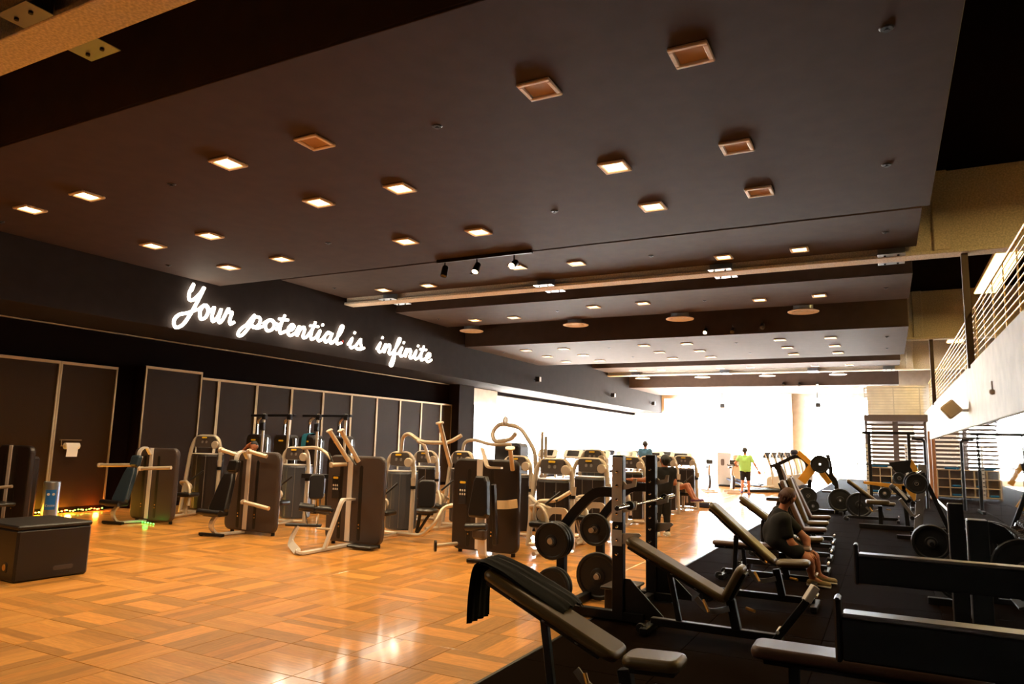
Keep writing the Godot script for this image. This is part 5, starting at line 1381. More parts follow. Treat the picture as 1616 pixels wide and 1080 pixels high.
	# hanging speakers near the end wall
	for a in [[1140, 641, "small speaker hanging on a rod near the end wall, above the walking man"], [1290, 640, "small speaker hanging on a rod near the end wall, above the yellow press"]]:
		var q := U(a[0], a[1], -47.0)
		s = thing("hanging_speaker", a[2], "speaker", V(q.x, 5.29, -47))
		part(s, "rod", nb().rod(V(0, 0, 0), V(0, q.y - 5.29, 0), 0.02, 6), M.black_steel)
		part(s, "cabinet", nb().at(V(0.05, q.y - 5.29, 0.1), V(0.3, 0.26, 0.26), 0.03), M.black_plastic)

# ---------------------------------------------------------------- along the panelled wall
func wall_side() -> void:
	# soft plyometric box
	var t := thing("jump_box", "black padded jump box with seams standing on the parquet", "jump box", V(-9.45, 0, -5.33), -0.05)
	part(t, "body", nb().box(X3(V(0, 0.3, 0)), V(1.0, 0.6, 0.85), 0.025), M.leather)
	part(t, "lid", nb().box(X3(V(0, 0.62, 0)), V(1.01, 0.05, 0.86), 0.015), M.leather)
	var e := part(t, "emblem", nb().prism(rrect(0.24, 0.055, 0.027, 4), Transform3D(Basis(V(0, 0, -1), V(0, 1, 0), V(1, 0, 0)), V(0.497, 0.12, -0.12)), [[0, 0], [0.003, 0.006]]), M.shroud)
	for k in 3:
		part(t, "hinge", nb().rod(V(-0.30 + 0.1 * k, 0.585, 0.43), V(-0.24 + 0.1 * k, 0.585, 0.43), 0.018, 8), M.black_steel)
	var h := part(t, "side_badge", nb().prism(rrect(0.12, 0.12, 0.03, 3), X3(V(0.28, 0.16, 0.424)), [[0, 0], [0.003, 0.008]]), M.black_plastic)
	part(h, "badge_disc", nb().lathe([Vector2(0, 0.004), Vector2(0.035, 0.003), Vector2(0.038, 0)], X3(V(0.28, 0.16, 0.432), PI / 2), 12), M.brass)
	# steel bin with blue sticker
	var o := V(-15.35, 0, -8.9)
	t = thing("waste_bin", "round brushed steel bin with a blue sticker, beside the lights", "bin", o)
	part(t, "body", nb().lathe([Vector2(0.14, 0), Vector2(0.15, 0.015), Vector2(0.155, 0.7), Vector2(0.15, 0.72), Vector2(0.13, 0.72), Vector2(0.12, 0.6)], X3(Vector3.ZERO), 28), M.galvanised)
	var st := nb()
	var ring0 := PackedVector3Array()
	var ring1 := PackedVector3Array()
	var toward := atan2(-o.z, -o.x) 
	for i in 7:
		var a := toward + 0.62 - 1.24 * i / 6.0
		ring0.append(V(cos(a) * 0.1575, 0.16, sin(a) * 0.1575))
		ring1.append(V(cos(a) * 0.1595, 0.56, sin(a) * 0.1595))
	for i in 6: st.face(ring0[i], ring0[i + 1], ring1[i + 1], ring1[i], V(0, 0.3, 0))
	var sk := part(t, "sticker", st, mat("sticker_blue", Color(0.08, 0.36, 0.62), 0.5))
	var dirv := V(cos(toward), 0, sin(toward))
	for k in [-1, 1]:
		part(sk, "sticker_dot", nb().lathe([Vector2(0, 0.004), Vector2(0.026, 0.004), Vector2(0.027, 0)], facing(dirv * 0.158 + V(0, 0.47, 0) + dirv.cross(Vector3.UP) * 0.045 * k, dirv) * X3(Vector3.ZERO, PI / 2), 12), M.print_white)
	var tm := TextMesh.new()
	var sf := SystemFont.new()
	sf.font_names = PackedStringArray(["Droid Serif"])
	sf.font_italic = true
	tm.font = sf
	tm.text = "Cente"
	tm.font_size = 24
	tm.pixel_size = 0.0026
	tm.depth = 0.003
	var tx := MeshInstance3D.new()
	tx.name = "lettering"
	tx.mesh = tm
	tx.material_override = M.print_white
	tx.transform = facing(dirv * 0.161 + V(0, 0.245, 0), dirv)
	sk.add_child(tx)
	# paper roll on the wall
	var q := UX(113, 702, -15.85)
	t = thing("paper_holder", "wall holder with a white paper towel roll on the perforated panels", "paper holder", V(-15.93, q.y, q.z))
	part(t, "top_rail", nb().rod(V(0.06, 0.10, 0.22), V(0.06, 0.10, -0.22), 0.01, 6), M.panel_edge)
	part(t, "side_arm", nb().bar(V(0.0, 0.1, 0.22), V(0.06, 0.1, 0.22), 0.02, 0.03).bar(V(0.06, 0.1, 0.22), V(0.09, -0.04, 0.22), 0.02, 0.02), M.panel_edge)
	part(t, "axle", nb().rod(V(0.09, -0.03, 0.24), V(0.09, -0.03, -0.2), 0.01, 6), M.panel_edge)
	var rl := part(t, "paper_roll", nb().lathe([Vector2(0.02, -0.15), Vector2(0.07, -0.15), Vector2(0.07, 0.15), Vector2(0.02, 0.15)], X3(V(0.09, -0.03, 0.0), PI / 2), 20), M.paper)
	part(rl, "loose_sheet", nb().strip(curve([V(0.158, -0.03, 0.02), V(0.162, -0.14, 0.02), V(0.15, -0.26, 0.02)]), 0.24, 0.003, V(0, 0, 1)), M.paper)
	# coloured string of lights along the foot of the wall
	var rng := RandomNumberGenerator.new()
	rng.seed = 12
	t = thing("light_string", "string of small red, green and yellow lights along the wall foot", "string lights", V(-15.85, 0.05, -9.3))
	var cord := []
	for i in 40: cord.append(V(-15.86 + 0.02 * sin(i * 2.1), 0.05 + 0.012 * sin(i * 1.3), -8.0 - 0.06 * i))
	wpart(t, "cord", nb().tube(curve(cord, 2), 0.006, 5), M.black_plastic)
	for i in 40:
		wpart(t, "led_bulb", nb().ball(cord[i] + V(0.03, 0.0, 0), V(0.02, 0.016, 0.02), 4), [M.led_yellow, M.led_red, M.led_yellow, M.led_green][rng.randi() % 4])
	for i in 4:
		var l := OmniLight3D.new()
		l.name = "led_lamp"
		l.position = V(0.09, 0.04, 1.0 - 0.62 * i)
		l.light_color = [Color(1, 0.7, 0.2), Color(0.9, 0.85, 0.2), Color(1.0, 0.7, 0.2), Color(1.0, 0.5, 0.15)][i]
		l.light_energy = 0.42
		l.light_size = 0.06
		l.omni_range = 30.0
		l.omni_attenuation = 2.0
		l.shadow_enabled = true
		t.add_child(l, true)

# ---------------------------------------------------------------- cardio machines towards the windows
func cardio() -> void:
	var t := thing("treadmill", "treadmill with broad slanted console in the row before the windows", "treadmill", V(-12.2, 0, -26.0), 0.0, "treadmills before the windows")
	part(t, "deck", nb().at(V(0, 0.12, 0.2), V(0.85, 0.16, 1.9), 0.03), M.shroud)
	part(t, "belt", nb().at(V(0, 0.205, 0.25), V(0.5, 0.012, 1.7), 0.004), M.rubber_black)
	for s in [-1, 1]:
		part(t, "upright", nb().bar(V(s * 0.40, 0.15, -0.45), V(s * 0.36, 1.2, -0.55), 0.08, 0.1), M.silver_flat)
		part(t, "hand_rail", nb().tube(fil([V(s * 0.37, 1.0, -0.52), V(s * 0.40, 1.02, -0.2), V(s * 0.40, 0.92, 0.1)], 0.05), 0.025, 8), M.silver)
	part(t, "console", nb().prism(rrect(0.84, 0.4, 0.1, 4), facing(V(0, 1.36, -0.55), V(0, 0.75, 1)), [[0.01, -0.04], [0, -0.03], [0, 0.03], [0.01, 0.04]]), M.light_grey)
	part(t, "display", nb().prism(rrect(0.5, 0.26, 0.03, 3), facing(V(0, 1.385, -0.52), V(0, 0.75, 1)), [[0, -0.02], [0.002, 0.02]]), M.screen)
	for i in range(1, 6): dup(t, V(-12.2 + 1.02 * i, 0, -26.0 - 0.25 * i), 0.0)
	for i in 4: dup(t, V(-13.5 + 1.4 * i, 0, -33.0), 0.0, "treadmill in the second row close to the windows", "second row of treadmills")
	# exercise bikes
	var b := thing("exercise_bike", "exercise bike with dark round wheel cover near the walking man", "exercise bike", V(0, 0, 0), 0.3, "exercise bikes beside the aisle")
	part(b, "wheel_cover", nb().lathe([Vector2(0, 0.05), Vector2(0.24, 0.05), Vector2(0.27, 0.03), Vector2(0.27, -0.03), Vector2(0.24, -0.05), Vector2(0, -0.05)], X3(V(0, 0.42, 0.25), 0, 0, PI / 2), 24), M.shroud_dark)
	part(b, "frame", nb().tube(fil([V(0, 0.1, -0.5), V(0, 0.45, -0.1), V(0, 0.75, 0.05), V(0, 1.05, 0.35)], 0.1), 0.04, 8), M.silver_flat)
	part(b, "seat_post", nb().rod(V(0, 0.45, -0.1), V(0, 0.95, -0.35), 0.03, 8), M.silver)
	part(b, "saddle", pad(nb(), 0.28, 0.2, 0.07, X3(V(0, 0.98, -0.36), -PI / 2, PI / 2), 0.08), M.leather)
	part(b, "handle_bar", nb().tube(fil([V(-0.22, 1.12, 0.5), V(-0.2, 1.08, 0.3), V(0.2, 1.08, 0.3), V(0.22, 1.12, 0.5)], 0.08), 0.02, 8), M.black_plastic)
	part(b, "console", nb().box(X3(V(0, 1.2, 0.42), -0.5), V(0.26, 0.2, 0.04), 0.015), M.screen)
	part(b, "front_foot", nb().bar(V(-0.28, 0.04, 0.6), V(0.28, 0.04, 0.6), 0.08, 0.07), M.silver_flat)
	part(b, "rear_foot", nb().bar(V(-0.28, 0.04, -0.55), V(0.28, 0.04, -0.55), 0.08, 0.07), M.silver_flat)
	part(b, "crank", nb().bar(V(0.07, 0.38, 0.0), V(0.07, 0.22, 0.1), 0.02, 0.03), M.chrome)
	b.position = UY(1119, 777)
	dup(b, UY(1119, 777) + V(0.85, 0, -0.3), 0.3)
	for i in 3: dup(b, V(-9.6 + 0.95 * i, 0, -29.8), 0.6, "exercise bike in the row behind the weight towers", "bikes behind the weight towers")
	# climbing machine
	var c := thing("stair_machine", "tall beige stair climbing machine beside the walking man", "stair climber", UY(1152, 768), 0.0)
	part(c, "column", nb().prism(rrect(0.62, 1.5, 0.08, 4), X3(V(-0.25, 0.8, -0.1)), [[0.02, -0.2], [0, -0.17], [0, 0.17], [0.02, 0.2]]), M.light_grey)
	part(c, "column_window", nb().prism(rrect(0.16, 0.3, 0.06, 4), X3(V(-0.3, 1.1, 0.1)), [[0, 0], [0.004, 0.01]]), M.slat_grey)
	part(c, "second_column", nb().prism(rrect(0.34, 1.4, 0.06, 4), X3(V(0.35, 0.75, 0.0)), [[0.02, -0.16], [0, -0.14], [0, 0.14], [0.02, 0.16]]), M.beige)
	part(c, "step_rail", nb().bar(V(-0.1, 0.35, 0.1), V(0.9, 0.08, 0.9), 0.12, 0.08).bar(V(0.3, 0.35, 0.1), V(1.3, 0.08, 0.8), 0.12, 0.08), M.navy)
	part(c, "base", nb().at(V(0.2, 0.04, 0.1), V(1.3, 0.08, 0.6), 0.02), M.black_steel)
	# ellipticals in a row along the aisle
	var x := thing("elliptical_trainer", "elliptical trainer with white frame in the row beyond the walking man", "elliptical", V(0, 0, 0), 0.0, "elliptical trainers beyond the walking man")
	part(x, "drive_cover", nb().prism(rrect(0.8, 0.5, 0.2, 5), X3(V(0, 0.4, -0.5), 0, PI / 2), [[0.02, -0.14], [0, -0.12], [0, 0.12], [0.02, 0.14]]), M.light_grey)
	part(x, "mast", nb().bar(V(0, 0.5, -0.5), V(0, 1.45, -0.25), 0.08, 0.1), M.light_grey)
	part(x, "console", nb().box(X3(V(0, 1.5, -0.2), -0.5), V(0.4, 0.28, 0.06), 0.02), M.screen)
	for s in [-1, 1]:
		part(x, "swing_arm", nb().tube(fil([V(s * 0.25, 0.35, -0.3), V(s * 0.27, 1.1, -0.2), V(s * 0.25, 1.6, 0.05)], 0.1), 0.022, 8), M.silver)
		part(x, "pedal_rail", nb().bar(V(s * 0.16, 0.25, -0.4), V(s * 0.16, 0.2, 0.8), 0.07, 0.05), M.silver_flat)
		part(x, "pedal", nb().at(V(s * 0.16, 0.27, 0.35), V(0.16, 0.04, 0.34), 0.015), M.black_plastic)
	part(x, "base_frame", nb().at(V(0, 0.06, 0.1), V(0.5, 0.1, 1.7), 0.02), M.black_steel)
	x.position = UY(1204, 777)
	x.rotation.y = -0.9
	for i in range(1, 6): dup(x, UY(1204, 777) + V(0.12 * i, 0, -1.15 * i), -0.9)
	# stepper platform and low blue block at the machine line
	var p := UY(1108, 801)
	t = thing("step_platform", "low navy step platform with grey top at the end of the machine line", "step platform", p)
	part(t, "block", nb().at(V(0, 0.07, 0), V(0.5, 0.14, 0.34), 0.03), M.navy)
	part(t, "top_pad", nb().at(V(0.05, 0.16, 0), V(0.46, 0.03, 0.3), 0.012), M.light_grey)

# ---------------------------------------------------------------- people
func field_mesh(b: MB, bones: Array, cell: float, k: float) -> void:
	# bones: [a, b, ra, rb]; smooth union of tapered capsules, meshed as surface nets
	var lo := Vector3.INF
	var hi := -Vector3.INF
	for q in bones:
		var r := maxf(q[2], q[3]) + cell * 3.0
		lo = lo.min(q[0] - Vector3.ONE * r).min(q[1] - Vector3.ONE * r)
		hi = hi.max(q[0] + Vector3.ONE * r).max(q[1] + Vector3.ONE * r)
	var nx := int((hi.x - lo.x) / cell) + 2
	var ny := int((hi.y - lo.y) / cell) + 2
	var nz := int((hi.z - lo.z) / cell) + 2
	var F := PackedFloat32Array()
	F.resize(nx * ny * nz)
	F.fill(1.0)
	for q in bones:
		var a: Vector3 = q[0]
		var ab: Vector3 = q[1] - a
		var l2 := maxf(ab.length_squared(), 1e-8)
		var ra: float = q[2]
		var rb: float = q[3]
		var m := maxf(ra, rb) + k + cell * 2.0
		var p0: Vector3 = (a.min(q[1]) - Vector3.ONE * m - lo) / cell
		var p1: Vector3 = (a.max(q[1]) + Vector3.ONE * m - lo) / cell
		for z in range(maxi(int(p0.z), 0), mini(int(p1.z) + 2, nz)):
			for y in range(maxi(int(p0.y), 0), mini(int(p1.y) + 2, ny)):
				var at := (z * ny + y) * nx
				for x in range(maxi(int(p0.x), 0), mini(int(p1.x) + 2, nx)):
					var p := lo + Vector3(x, y, z) * cell - a
					var s := clampf(p.dot(ab) / l2, 0.0, 1.0)
					var d := (p - ab * s).length() - (ra + (rb - ra) * s)
					var e := F[at + x]
					var h := maxf(k - absf(d - e), 0.0) / k
					F[at + x] = minf(d, e) - h * h * k * 0.25
	var id := PackedInt32Array()
	id.resize(nx * ny * nz)
	id.fill(-1)
	var P := PackedVector3Array()
	var N := PackedVector3Array()
	var off := PackedInt32Array([0, 1, nx, nx + 1, nx * ny, nx * ny + 1, nx * ny + nx, nx * ny + nx + 1])
	var E := [[0, 1], [2, 3], [4, 5], [6, 7], [0, 2], [1, 3], [4, 6], [5, 7], [0, 4], [1, 5], [2, 6], [3, 7]]
	for z in nz - 1:
		for y in ny - 1:
			for x in nx - 1:
				var i := (z * ny + y) * nx + x
				var neg := 0
				for c in 8:
					if F[i + off[c]] < 0.0: neg += 1
				if neg == 0 or neg == 8: continue
				var sum := Vector3.ZERO
				var cnt := 0
				for e in E:
					var f0 := F[i + off[e[0]]]
					var f1 := F[i + off[e[1]]]
					if (f0 < 0.0) == (f1 < 0.0): continue
					var s := f0 / (f0 - f1)
					var c0 := Vector3(e[0] & 1, (e[0] >> 1) & 1, e[0] >> 2)
					var c1 := Vector3(e[1] & 1, (e[1] >> 1) & 1, e[1] >> 2)
					sum += c0.lerp(c1, s)
					cnt += 1
				id[i] = P.size()
				P.append(lo + (Vector3(x, y, z) + sum / cnt) * cell)
				var g := Vector3(F[i + off[1]] + F[i + off[3]] + F[i + off[5]] + F[i + off[7]] - F[i] - F[i + off[2]] - F[i + off[4]] - F[i + off[6]], F[i + off[2]] + F[i + off[3]] + F[i + off[6]] + F[i + off[7]] - F[i] - F[i + off[1]] - F[i + off[4]] - F[i + off[5]], F[i + off[4]] + F[i + off[5]] + F[i + off[6]] + F[i + off[7]] - F[i] - F[i + off[1]] - F[i + off[2]] - F[i + off[3]])
				N.append(g.normalized())
	var step := [1, nx, nx * ny]
	for z in range(1, nz - 1):
		for y in range(1, ny - 1):
			for x in range(1, nx - 1):
				var i := (z * ny + y) * nx + x
				for ax in 3:
					var f0 := F[i]
					var f1 := F[i + step[ax]]
					if (f0 < 0.0) == (f1 < 0.0): continue
					var u: int = step[(ax + 1) % 3]
					var w: int = step[(ax + 2) % 3]
					var q0 := id[i - u - w]
					var q1 := id[i - w]
					var q2 := id[i]
					var q3 := id[i - u]
					if q0 < 0 or q1 < 0 or q2 < 0 or q3 < 0: continue
					if f0 < 0.0:
						b.smooth_tri(P[q0], P[q1], P[q2], N[q0], N[q1], N[q2]); b.smooth_tri(P[q0], P[q2], P[q3], N[q0], N[q2], N[q3])
					else:
						b.smooth_tri(P[q0], P[q2], P[q1], N[q0], N[q2], N[q1]); b.smooth_tri(P[q0], P[q3], P[q2], N[q0], N[q3], N[q2])

func hand(b: MB, wrist: Vector3, dir: Vector3, palm: Vector3, side: float) -> void:
	# dir: towards the fingers; palm: the way the palm faces; side: +1 or -1 puts the thumb on that side
	var f := dir.normalized()
	var s := f.cross(palm).normalized() * side
	var n := s.cross(f).normalized() * side
	if n.dot(palm) < 0: n = -n
	var bones := [[wrist, wrist + f * 0.05, 0.024, 0.026], [wrist + f * 0.03 + s * 0.02, wrist + f * 0.085 + s * 0.028, 0.018, 0.014], [wrist + f * 0.03 - s * 0.02, wrist + f * 0.08 - s * 0.028, 0.018, 0.013], [wrist + f * 0.03, wrist + f * 0.088, 0.02, 0.015]]
	for i in 4:
		var k := 0.03 - 0.02 * i
		var L: float = [0.07, 0.08, 0.074, 0.058][i]
		var a := wrist + f * 0.085 + s * k
		var m := a + (f * 0.85 + n * 0.35).normalized() * L * 0.5
		bones.append([a, m, 0.0095, 0.009])
		bones.append([m, m + (f * 0.5 + n * 0.8).normalized() * L * 0.55, 0.009, 0.0075])
	var th := wrist + f * 0.035 + s * 0.03
	var tk := th + (f * 0.6 + s * 0.7 + n * 0.3).normalized() * 0.04
	bones.append([th, tk, 0.013, 0.011])
	bones.append([tk, tk + (f * 0.9 + s * 0.2 + n * 0.35).normalized() * 0.035, 0.011, 0.008])
	field_mesh(b, bones, 0.0045, 0.008)

# J: joints in world coordinates (hip, chest, neck, head, look, and left/right shoulder, elbow, wrist, hip, knee, ankle, toe)
func person(called_label: String, J: Dictionary, cell: float, cloth: Dictionary, hands := true, grip_dir := {}, rs := 1.0) -> Node3D:
	var base: Vector3 = (J.al + J.ar) * 0.5
	base.y = minf(J.al.y, J.ar.y) - 0.08
	var t := thing("person", called_label, "person", base)
	var fw: Vector3 = J.look.normalized()
	var hd: Vector3 = J.head
	var upv: Vector3 = (hd - J.neck).normalized()
	var sd := fw.cross(upv).normalized()
	var torso := [[J.neck.lerp(J.chest, 0.2), J.chest, 0.07 * rs, 0.115 * rs], [J.chest, J.hip, 0.12 * rs, 0.115 * rs]]
	for s in ["l", "r"]:
		torso.append([J["s" + s], J.chest, 0.066 * rs, 0.11 * rs])
		torso.append([J["s" + s].lerp(J.chest, 0.35), J["h" + s], 0.095 * rs, 0.105 * rs])
	var bones := torso.duplicate()
	bones.append([J.neck.lerp(J.chest, 0.2), hd - upv * 0.05, 0.06, 0.055])
	var headb := [[hd + upv * 0.03 - fw * 0.015, hd + upv * 0.02 + fw * 0.02, 0.088, 0.085], [hd - upv * 0.05 + fw * 0.035, hd - upv * 0.02 + fw * 0.03, 0.055, 0.065]]
	headb.append([hd - upv * 0.005 + fw * 0.09, hd - upv * 0.03 + fw * 0.112, 0.012, 0.016])
	for s in [-1, 1]: headb.append([hd + sd * 0.088 * s - upv * 0.02, hd + sd * 0.09 * s + upv * 0.02, 0.014, 0.016])
	var shirt := []
	for q in torso: shirt.append([q[0], q[1], q[2] + 0.016, q[3] + 0.016])
	var shorts := []
	var body := nb()
	for s in ["l", "r"]:
		bones.append([J["s" + s], J["e" + s], 0.052 * rs, 0.042 * rs])
		bones.append([J["e" + s], J["w" + s], 0.043 * rs, 0.029 * rs])
		bones.append([J["h" + s], J["k" + s], 0.09 * rs, 0.058 * rs])
		bones.append([J["k" + s], J["k" + s].lerp(J["a" + s], 0.35), 0.056, 0.057])
		bones.append([J["k" + s].lerp(J["a" + s], 0.35), J["a" + s], 0.057, 0.036])
		bones.append([J["a" + s], J["t" + s], 0.038, 0.03])
		shirt.append([J["s" + s], J["s" + s].lerp(J["e" + s], cloth.sleeve), 0.07 * rs, 0.064 * rs])
		shorts.append([J["h" + s], J["h" + s].lerp(J["k" + s], cloth.leg), 0.108 * rs, 0.088 * rs])
		if cloth.leg > 0.99: shorts.append([J["k" + s], J["k" + s].lerp(J["a" + s], 0.9), 0.075, 0.055])
		shorts.append([J["h" + s], J.hip, 0.115 * rs, 0.12 * rs])
		if hands:
			var hv: Vector3 = grip_dir.get(s, J["w" + s] - J["e" + s])
			hand(body, J["w" + s], hv, grip_dir.get("p" + s, V(0, -1, 0) if absf(hv.normalized().y) < 0.8 else V(0, 0, -1)), 1.0 if s == "l" else -1.0)
		else:
			bones.append([J["w" + s], J["w" + s] + (J["w" + s] - J["e" + s]).normalized() * 0.12, 0.03, 0.02])
	field_mesh(body, bones + (headb if cell > 0.011 else []), cell, 0.035)
	field_mesh(body, headb, minf(cell, 0.009), 0.02)
	wpart(t, "body", body, M.skin)
	var c := nb()
	field_mesh(c, shirt, cell, 0.03)
	wpart(t, "shirt", c, cloth.shirt)
	c = nb()
	field_mesh(c, shorts, cell, 0.03)
	wpart(t, "shorts" if cloth.leg < 0.99 else "trousers", c, cloth.shorts)
	for s in ["l", "r"]:
		c = nb()
		var f: Vector3 = (J["t" + s] - J["a" + s])
		f.y = 0.0
		f = f.normalized()
		var ank: Vector3 = J["a" + s]
		field_mesh(c, [[ank - V(0, 0.01, 0), ank - V(0, 0.04, 0) - f * 0.03, 0.046, 0.042], [ank - V(0, 0.035, 0) - f * 0.035, J["t" + s] + f * 0.04, 0.042, 0.036]], minf(cell, 0.012), 0.03)
		wpart(t, "shoe", c, cloth.shoes)
		c = nb()
		c.bar(ank - V(0, 0.07, 0) - f * 0.07, J["t" + s] + f * 0.07 - V(0, 0.03, 0), 0.085, 0.022)
		wpart(t, "sole", c, M.print_white)
	c = nb()
	field_mesh(c, [[hd + upv * 0.045 - fw * 0.02, hd + upv * 0.035 - fw * 0.03, 0.095, 0.092], [hd - upv * 0.03 - fw * 0.05, hd + upv * 0.02 - fw * 0.05, 0.06, 0.085], [hd + upv * 0.085 + fw * 0.03, hd + upv * 0.07 - fw * 0.02, 0.05, 0.075]], minf(cell, 0.01), 0.02)
	var rng := RandomNumberGenerator.new()
	rng.seed = 77
	for i in 26:
		var q := Vector3(rng.randf_range(-1, 1), rng.randf_range(-0.25, 1), rng.randf_range(-1, 1)).normalized()
		var w := upv * q.y + sd * q.x - fw * absf(q.z) * (1.0 if q.y < 0.5 else signf(q.z))
		var r0 := hd + upv * 0.035 - fw * 0.025 + w.normalized() * 0.088
		c.tube(PackedVector3Array([r0 - w * 0.01, r0 + w * 0.012 - upv * 0.012, r0 + w * 0.014 - upv * 0.04]), 0.017, 6, 0.006)
	wpart(t, "hair", c, cloth.hair)
	for s in [-1, 1]:
		wpart(t, "eye", nb().ball(hd + fw * 0.092 + sd * 0.033 * s + upv * 0.012, V(0.011, 0.008, 0.011), 4), M.hair_dark)
	wpart(t, "mouth", nb().bar(hd + fw * 0.094 - upv * 0.055 - sd * 0.022, hd + fw * 0.094 - upv * 0.055 + sd * 0.022, 0.01, 0.008), mat("lips", Color(0.55, 0.25, 0.2), 0.5))
	return t

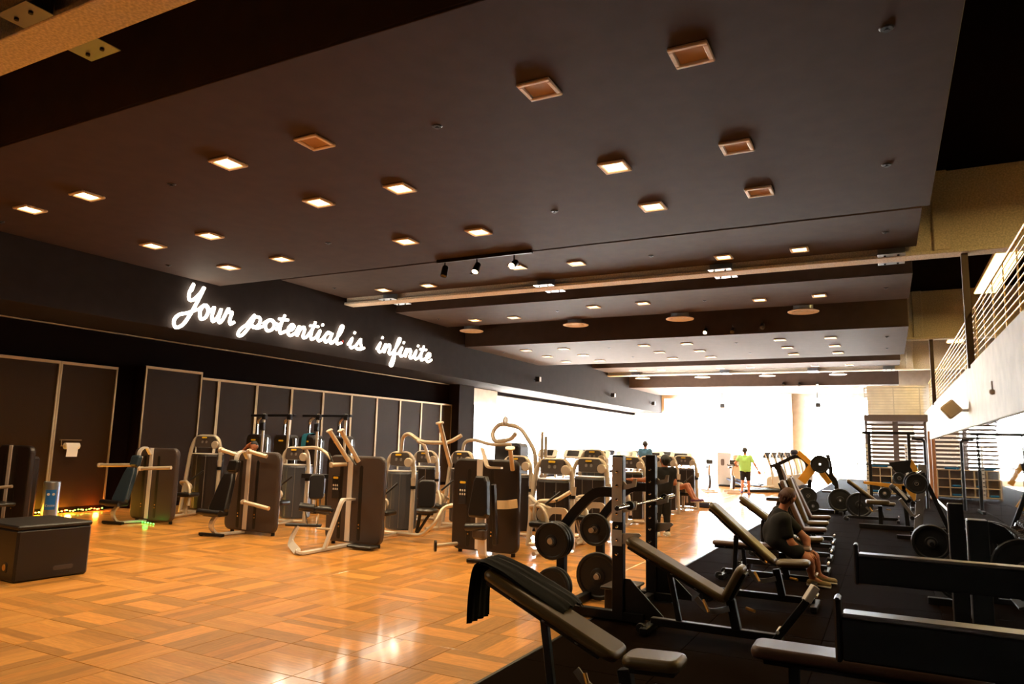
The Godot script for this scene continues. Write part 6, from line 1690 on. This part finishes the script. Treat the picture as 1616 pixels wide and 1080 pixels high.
func people() -> void:
	# man sitting on the flat bench, leaning on his thighs, looking away
	var z := -10.32
	var J := {}
	J.hip = U(1224, 878, z); J.hip.y = 0.61
	J.chest = U(1224, 838, z)
	J.neck = U(1234, 806, z)
	J.head = U(1243, 786, z)
	J.look = V(0.62, -0.05, -0.78)
	J.sr = U(1236, 820, z + 0.16)
	J.sl = J.neck * 2.0 - J.sr + V(-0.02, -0.14, 0)
	J.er = U(1247, 858, z + 0.16)
	J.el = J.er + V(0.16, 0.03, -0.34)
	J.wr = U(1274, 873, z + 0.10)
	J.wl = J.wr + V(0.0, 0.02, -0.2)
	J.hr = J.hip + V(0.04, -0.03, 0.1)
	J.hl = J.hip + V(-0.02, -0.03, -0.1)
	J.kr = U(1276, 884, z + 0.12)
	J.kl = J.kr + V(0.03, 0.0, -0.34)
	J.ar = UY(1288, 925) + V(-0.06, 0.1, 0.1); J.ar.x = J.kr.x + 0.03
	J.al = J.ar + V(0.05, 0, -0.3)
	J.tr = J.ar + V(0.15, -0.055, 0.0)
	J.tl = J.al + V(0.15, -0.055, -0.03)
	person("man in black shirt and shorts sitting on a bench, looking away", J, 0.0125, {"shirt": M.cloth_black, "shorts": M.cloth_black, "shoes": M.shoe_tan, "hair": M.hair_brown, "sleeve": 0.62, "leg": 0.66}, true, {}, 1.2)
	# man walking away down the aisle
	var o := UY(1177, 782)
	J = standing(o, 1.78)
	J.kr += V(0, 0.0, -0.04); J.al += V(0, 0.06, 0.16); J.tl += V(0, 0.0, 0.16); J.kl += V(0, 0, 0.03)
	J.er += V(0.10, 0.02, 0.0); J.wr += V(0.2, 0.03, -0.03); J.el += V(-0.1, 0.06, 0.04); J.wl += V(-0.08, 0.24, -0.16)
	person("man in light green shirt and black shorts walking away down the aisle", J, 0.018, {"shirt": M.cloth_green, "shorts": M.cloth_black, "shoes": M.shoe_purple, "hair": M.hair_dark, "sleeve": 0.55, "leg": 0.75}, true)
	# woman with a hand on her forehead
	var zz := -11.9
	var hp := U(400, 708, zz)
	J = standing(V(hp.x, 0, zz), hp.y + 0.13, PI)
	J.look = V(0.5, -0.1, 0.85)
	# raise the arm that is on the wall side
	J.el = J.sl + V(-0.26, -0.04, 0.08)
	J.wl = hp + V(-0.03, 0.06, 0.14)
	if J.sl.x > J.sr.x:
		J.er = J.sr + V(-0.26, -0.04, 0.08); J.wr = hp + V(-0.03, 0.06, 0.14); J.el = J.sl + V(0.05, -0.26, 0); J.wl = J.el + V(0, -0.22, 0.08)
	person("dark haired woman with raised hand at her forehead behind the chest press", J, 0.018, {"shirt": M.cloth_black, "shorts": M.cloth_black, "shoes": M.cloth_black, "hair": M.hair_dark, "sleeve": 0.1, "leg": 1.0}, false)
	# stooping person in black behind the rack upright
	o = UY(1045, 847)
	J = standing(o, 1.66, 0.6)
	for k in ["chest", "neck", "head", "sl", "sr", "el", "er", "wl", "wr"]: J[k] += V(0.05, -0.12, -0.1) * ((J[k].y - 0.9) * 1.2)
	J.el += V(-0.1, 0.05, 0.1); J.wl += V(-0.3, 0.25, 0.1); J.wr += V(-0.1, 0.2, 0.1)
	person("person in black clothes stooping behind the uprights of the press station", J, 0.018, {"shirt": M.cloth_black, "shorts": M.cloth_black, "shoes": M.print_white, "hair": M.hair_dark, "sleeve": 0.5, "leg": 1.0}, false)
	# person reclining on a leg machine at the end of the line
	var b0 := V(-5.5, 0.0, -19.75)
	J = {"hip": b0 + V(0.2, 0.62, 0), "chest": b0 + V(-0.05, 0.95, 0), "neck": b0 + V(-0.18, 1.18, 0), "head": b0 + V(-0.2, 1.33, 0), "look": V(1, 0, 0.2), "sl": b0 + V(-0.15, 1.1, -0.18), "sr": b0 + V(-0.15, 1.1, 0.18), "el": b0 + V(-0.05, 0.85, -0.25), "er": b0 + V(-0.05, 0.85, 0.25), "wl": b0 + V(0.2, 0.78, -0.22), "wr": b0 + V(0.2, 0.78, 0.22), "hl": b0 + V(0.22, 0.58, -0.1), "hr": b0 + V(0.22, 0.58, 0.1), "kl": b0 + V(0.62, 0.72, -0.12), "kr": b0 + V(0.62, 0.72, 0.12), "al": b0 + V(0.82, 0.36, -0.12), "ar": b0 + V(0.82, 0.36, 0.12), "tl": b0 + V(0.98, 0.34, -0.12), "tr": b0 + V(0.98, 0.34, 0.12)}
	person("person with bare legs and purple shoes on the last leg machine", J, 0.02, {"shirt": M.cloth_black, "shorts": M.cloth_black, "shoes": M.shoe_purple, "hair": M.hair_dark, "sleeve": 0.4, "leg": 0.4}, false)
	# person exercising on a treadmill
	J = standing(V(-8.12, 0.215, -26.5), 1.7, 0.0)
	person("person in a blue shirt on a treadmill", J, 0.022, {"shirt": M.cloth_blue, "shorts": M.cloth_black, "shoes": M.cloth_black, "hair": M.hair_dark, "sleeve": 0.5, "leg": 0.7}, false)

func standing(o: Vector3, h: float, turn := 0.0) -> Dictionary:
	# upright figure facing -z, turned about y
	var k := h / 1.75
	var R := Basis(Vector3.UP, turn)
	var L := {"hip": V(0, 0.95, 0), "chest": V(0, 1.27, 0.01), "neck": V(0, 1.46, 0.02), "head": V(0, 1.635, 0), "sl": V(-0.19, 1.41, 0.01), "sr": V(0.19, 1.41, 0.01), "el": V(-0.25, 1.12, 0.03), "er": V(0.25, 1.12, 0.03), "wl": V(-0.27, 0.87, -0.03), "wr": V(0.27, 0.87, -0.03), "hl": V(-0.09, 0.92, 0), "hr": V(0.09, 0.92, 0), "kl": V(-0.1, 0.5, -0.01), "kr": V(0.1, 0.5, -0.01), "al": V(-0.11, 0.09, 0.02), "ar": V(0.11, 0.09, 0.02), "tl": V(-0.12, 0.04, -0.13), "tr": V(0.12, 0.04, -0.13)}
	var out := {}
	for q in L: out[q] = o + R * (L[q] * k)
	out.look = R * V(0, 0, -1)
	return out

func _ready() -> void:
	set_camera()
	set_world()
	make_materials()
	build_floor()
	build_shell()
	build_ceiling()
	neon()
	front_row()
	second_row()
	press_rack()
	benches()
	safety_rack()
	lever_station()
	dumbbells()
	yellow_machines()
	gallery()
	wall_side()
	cardio()
	people()
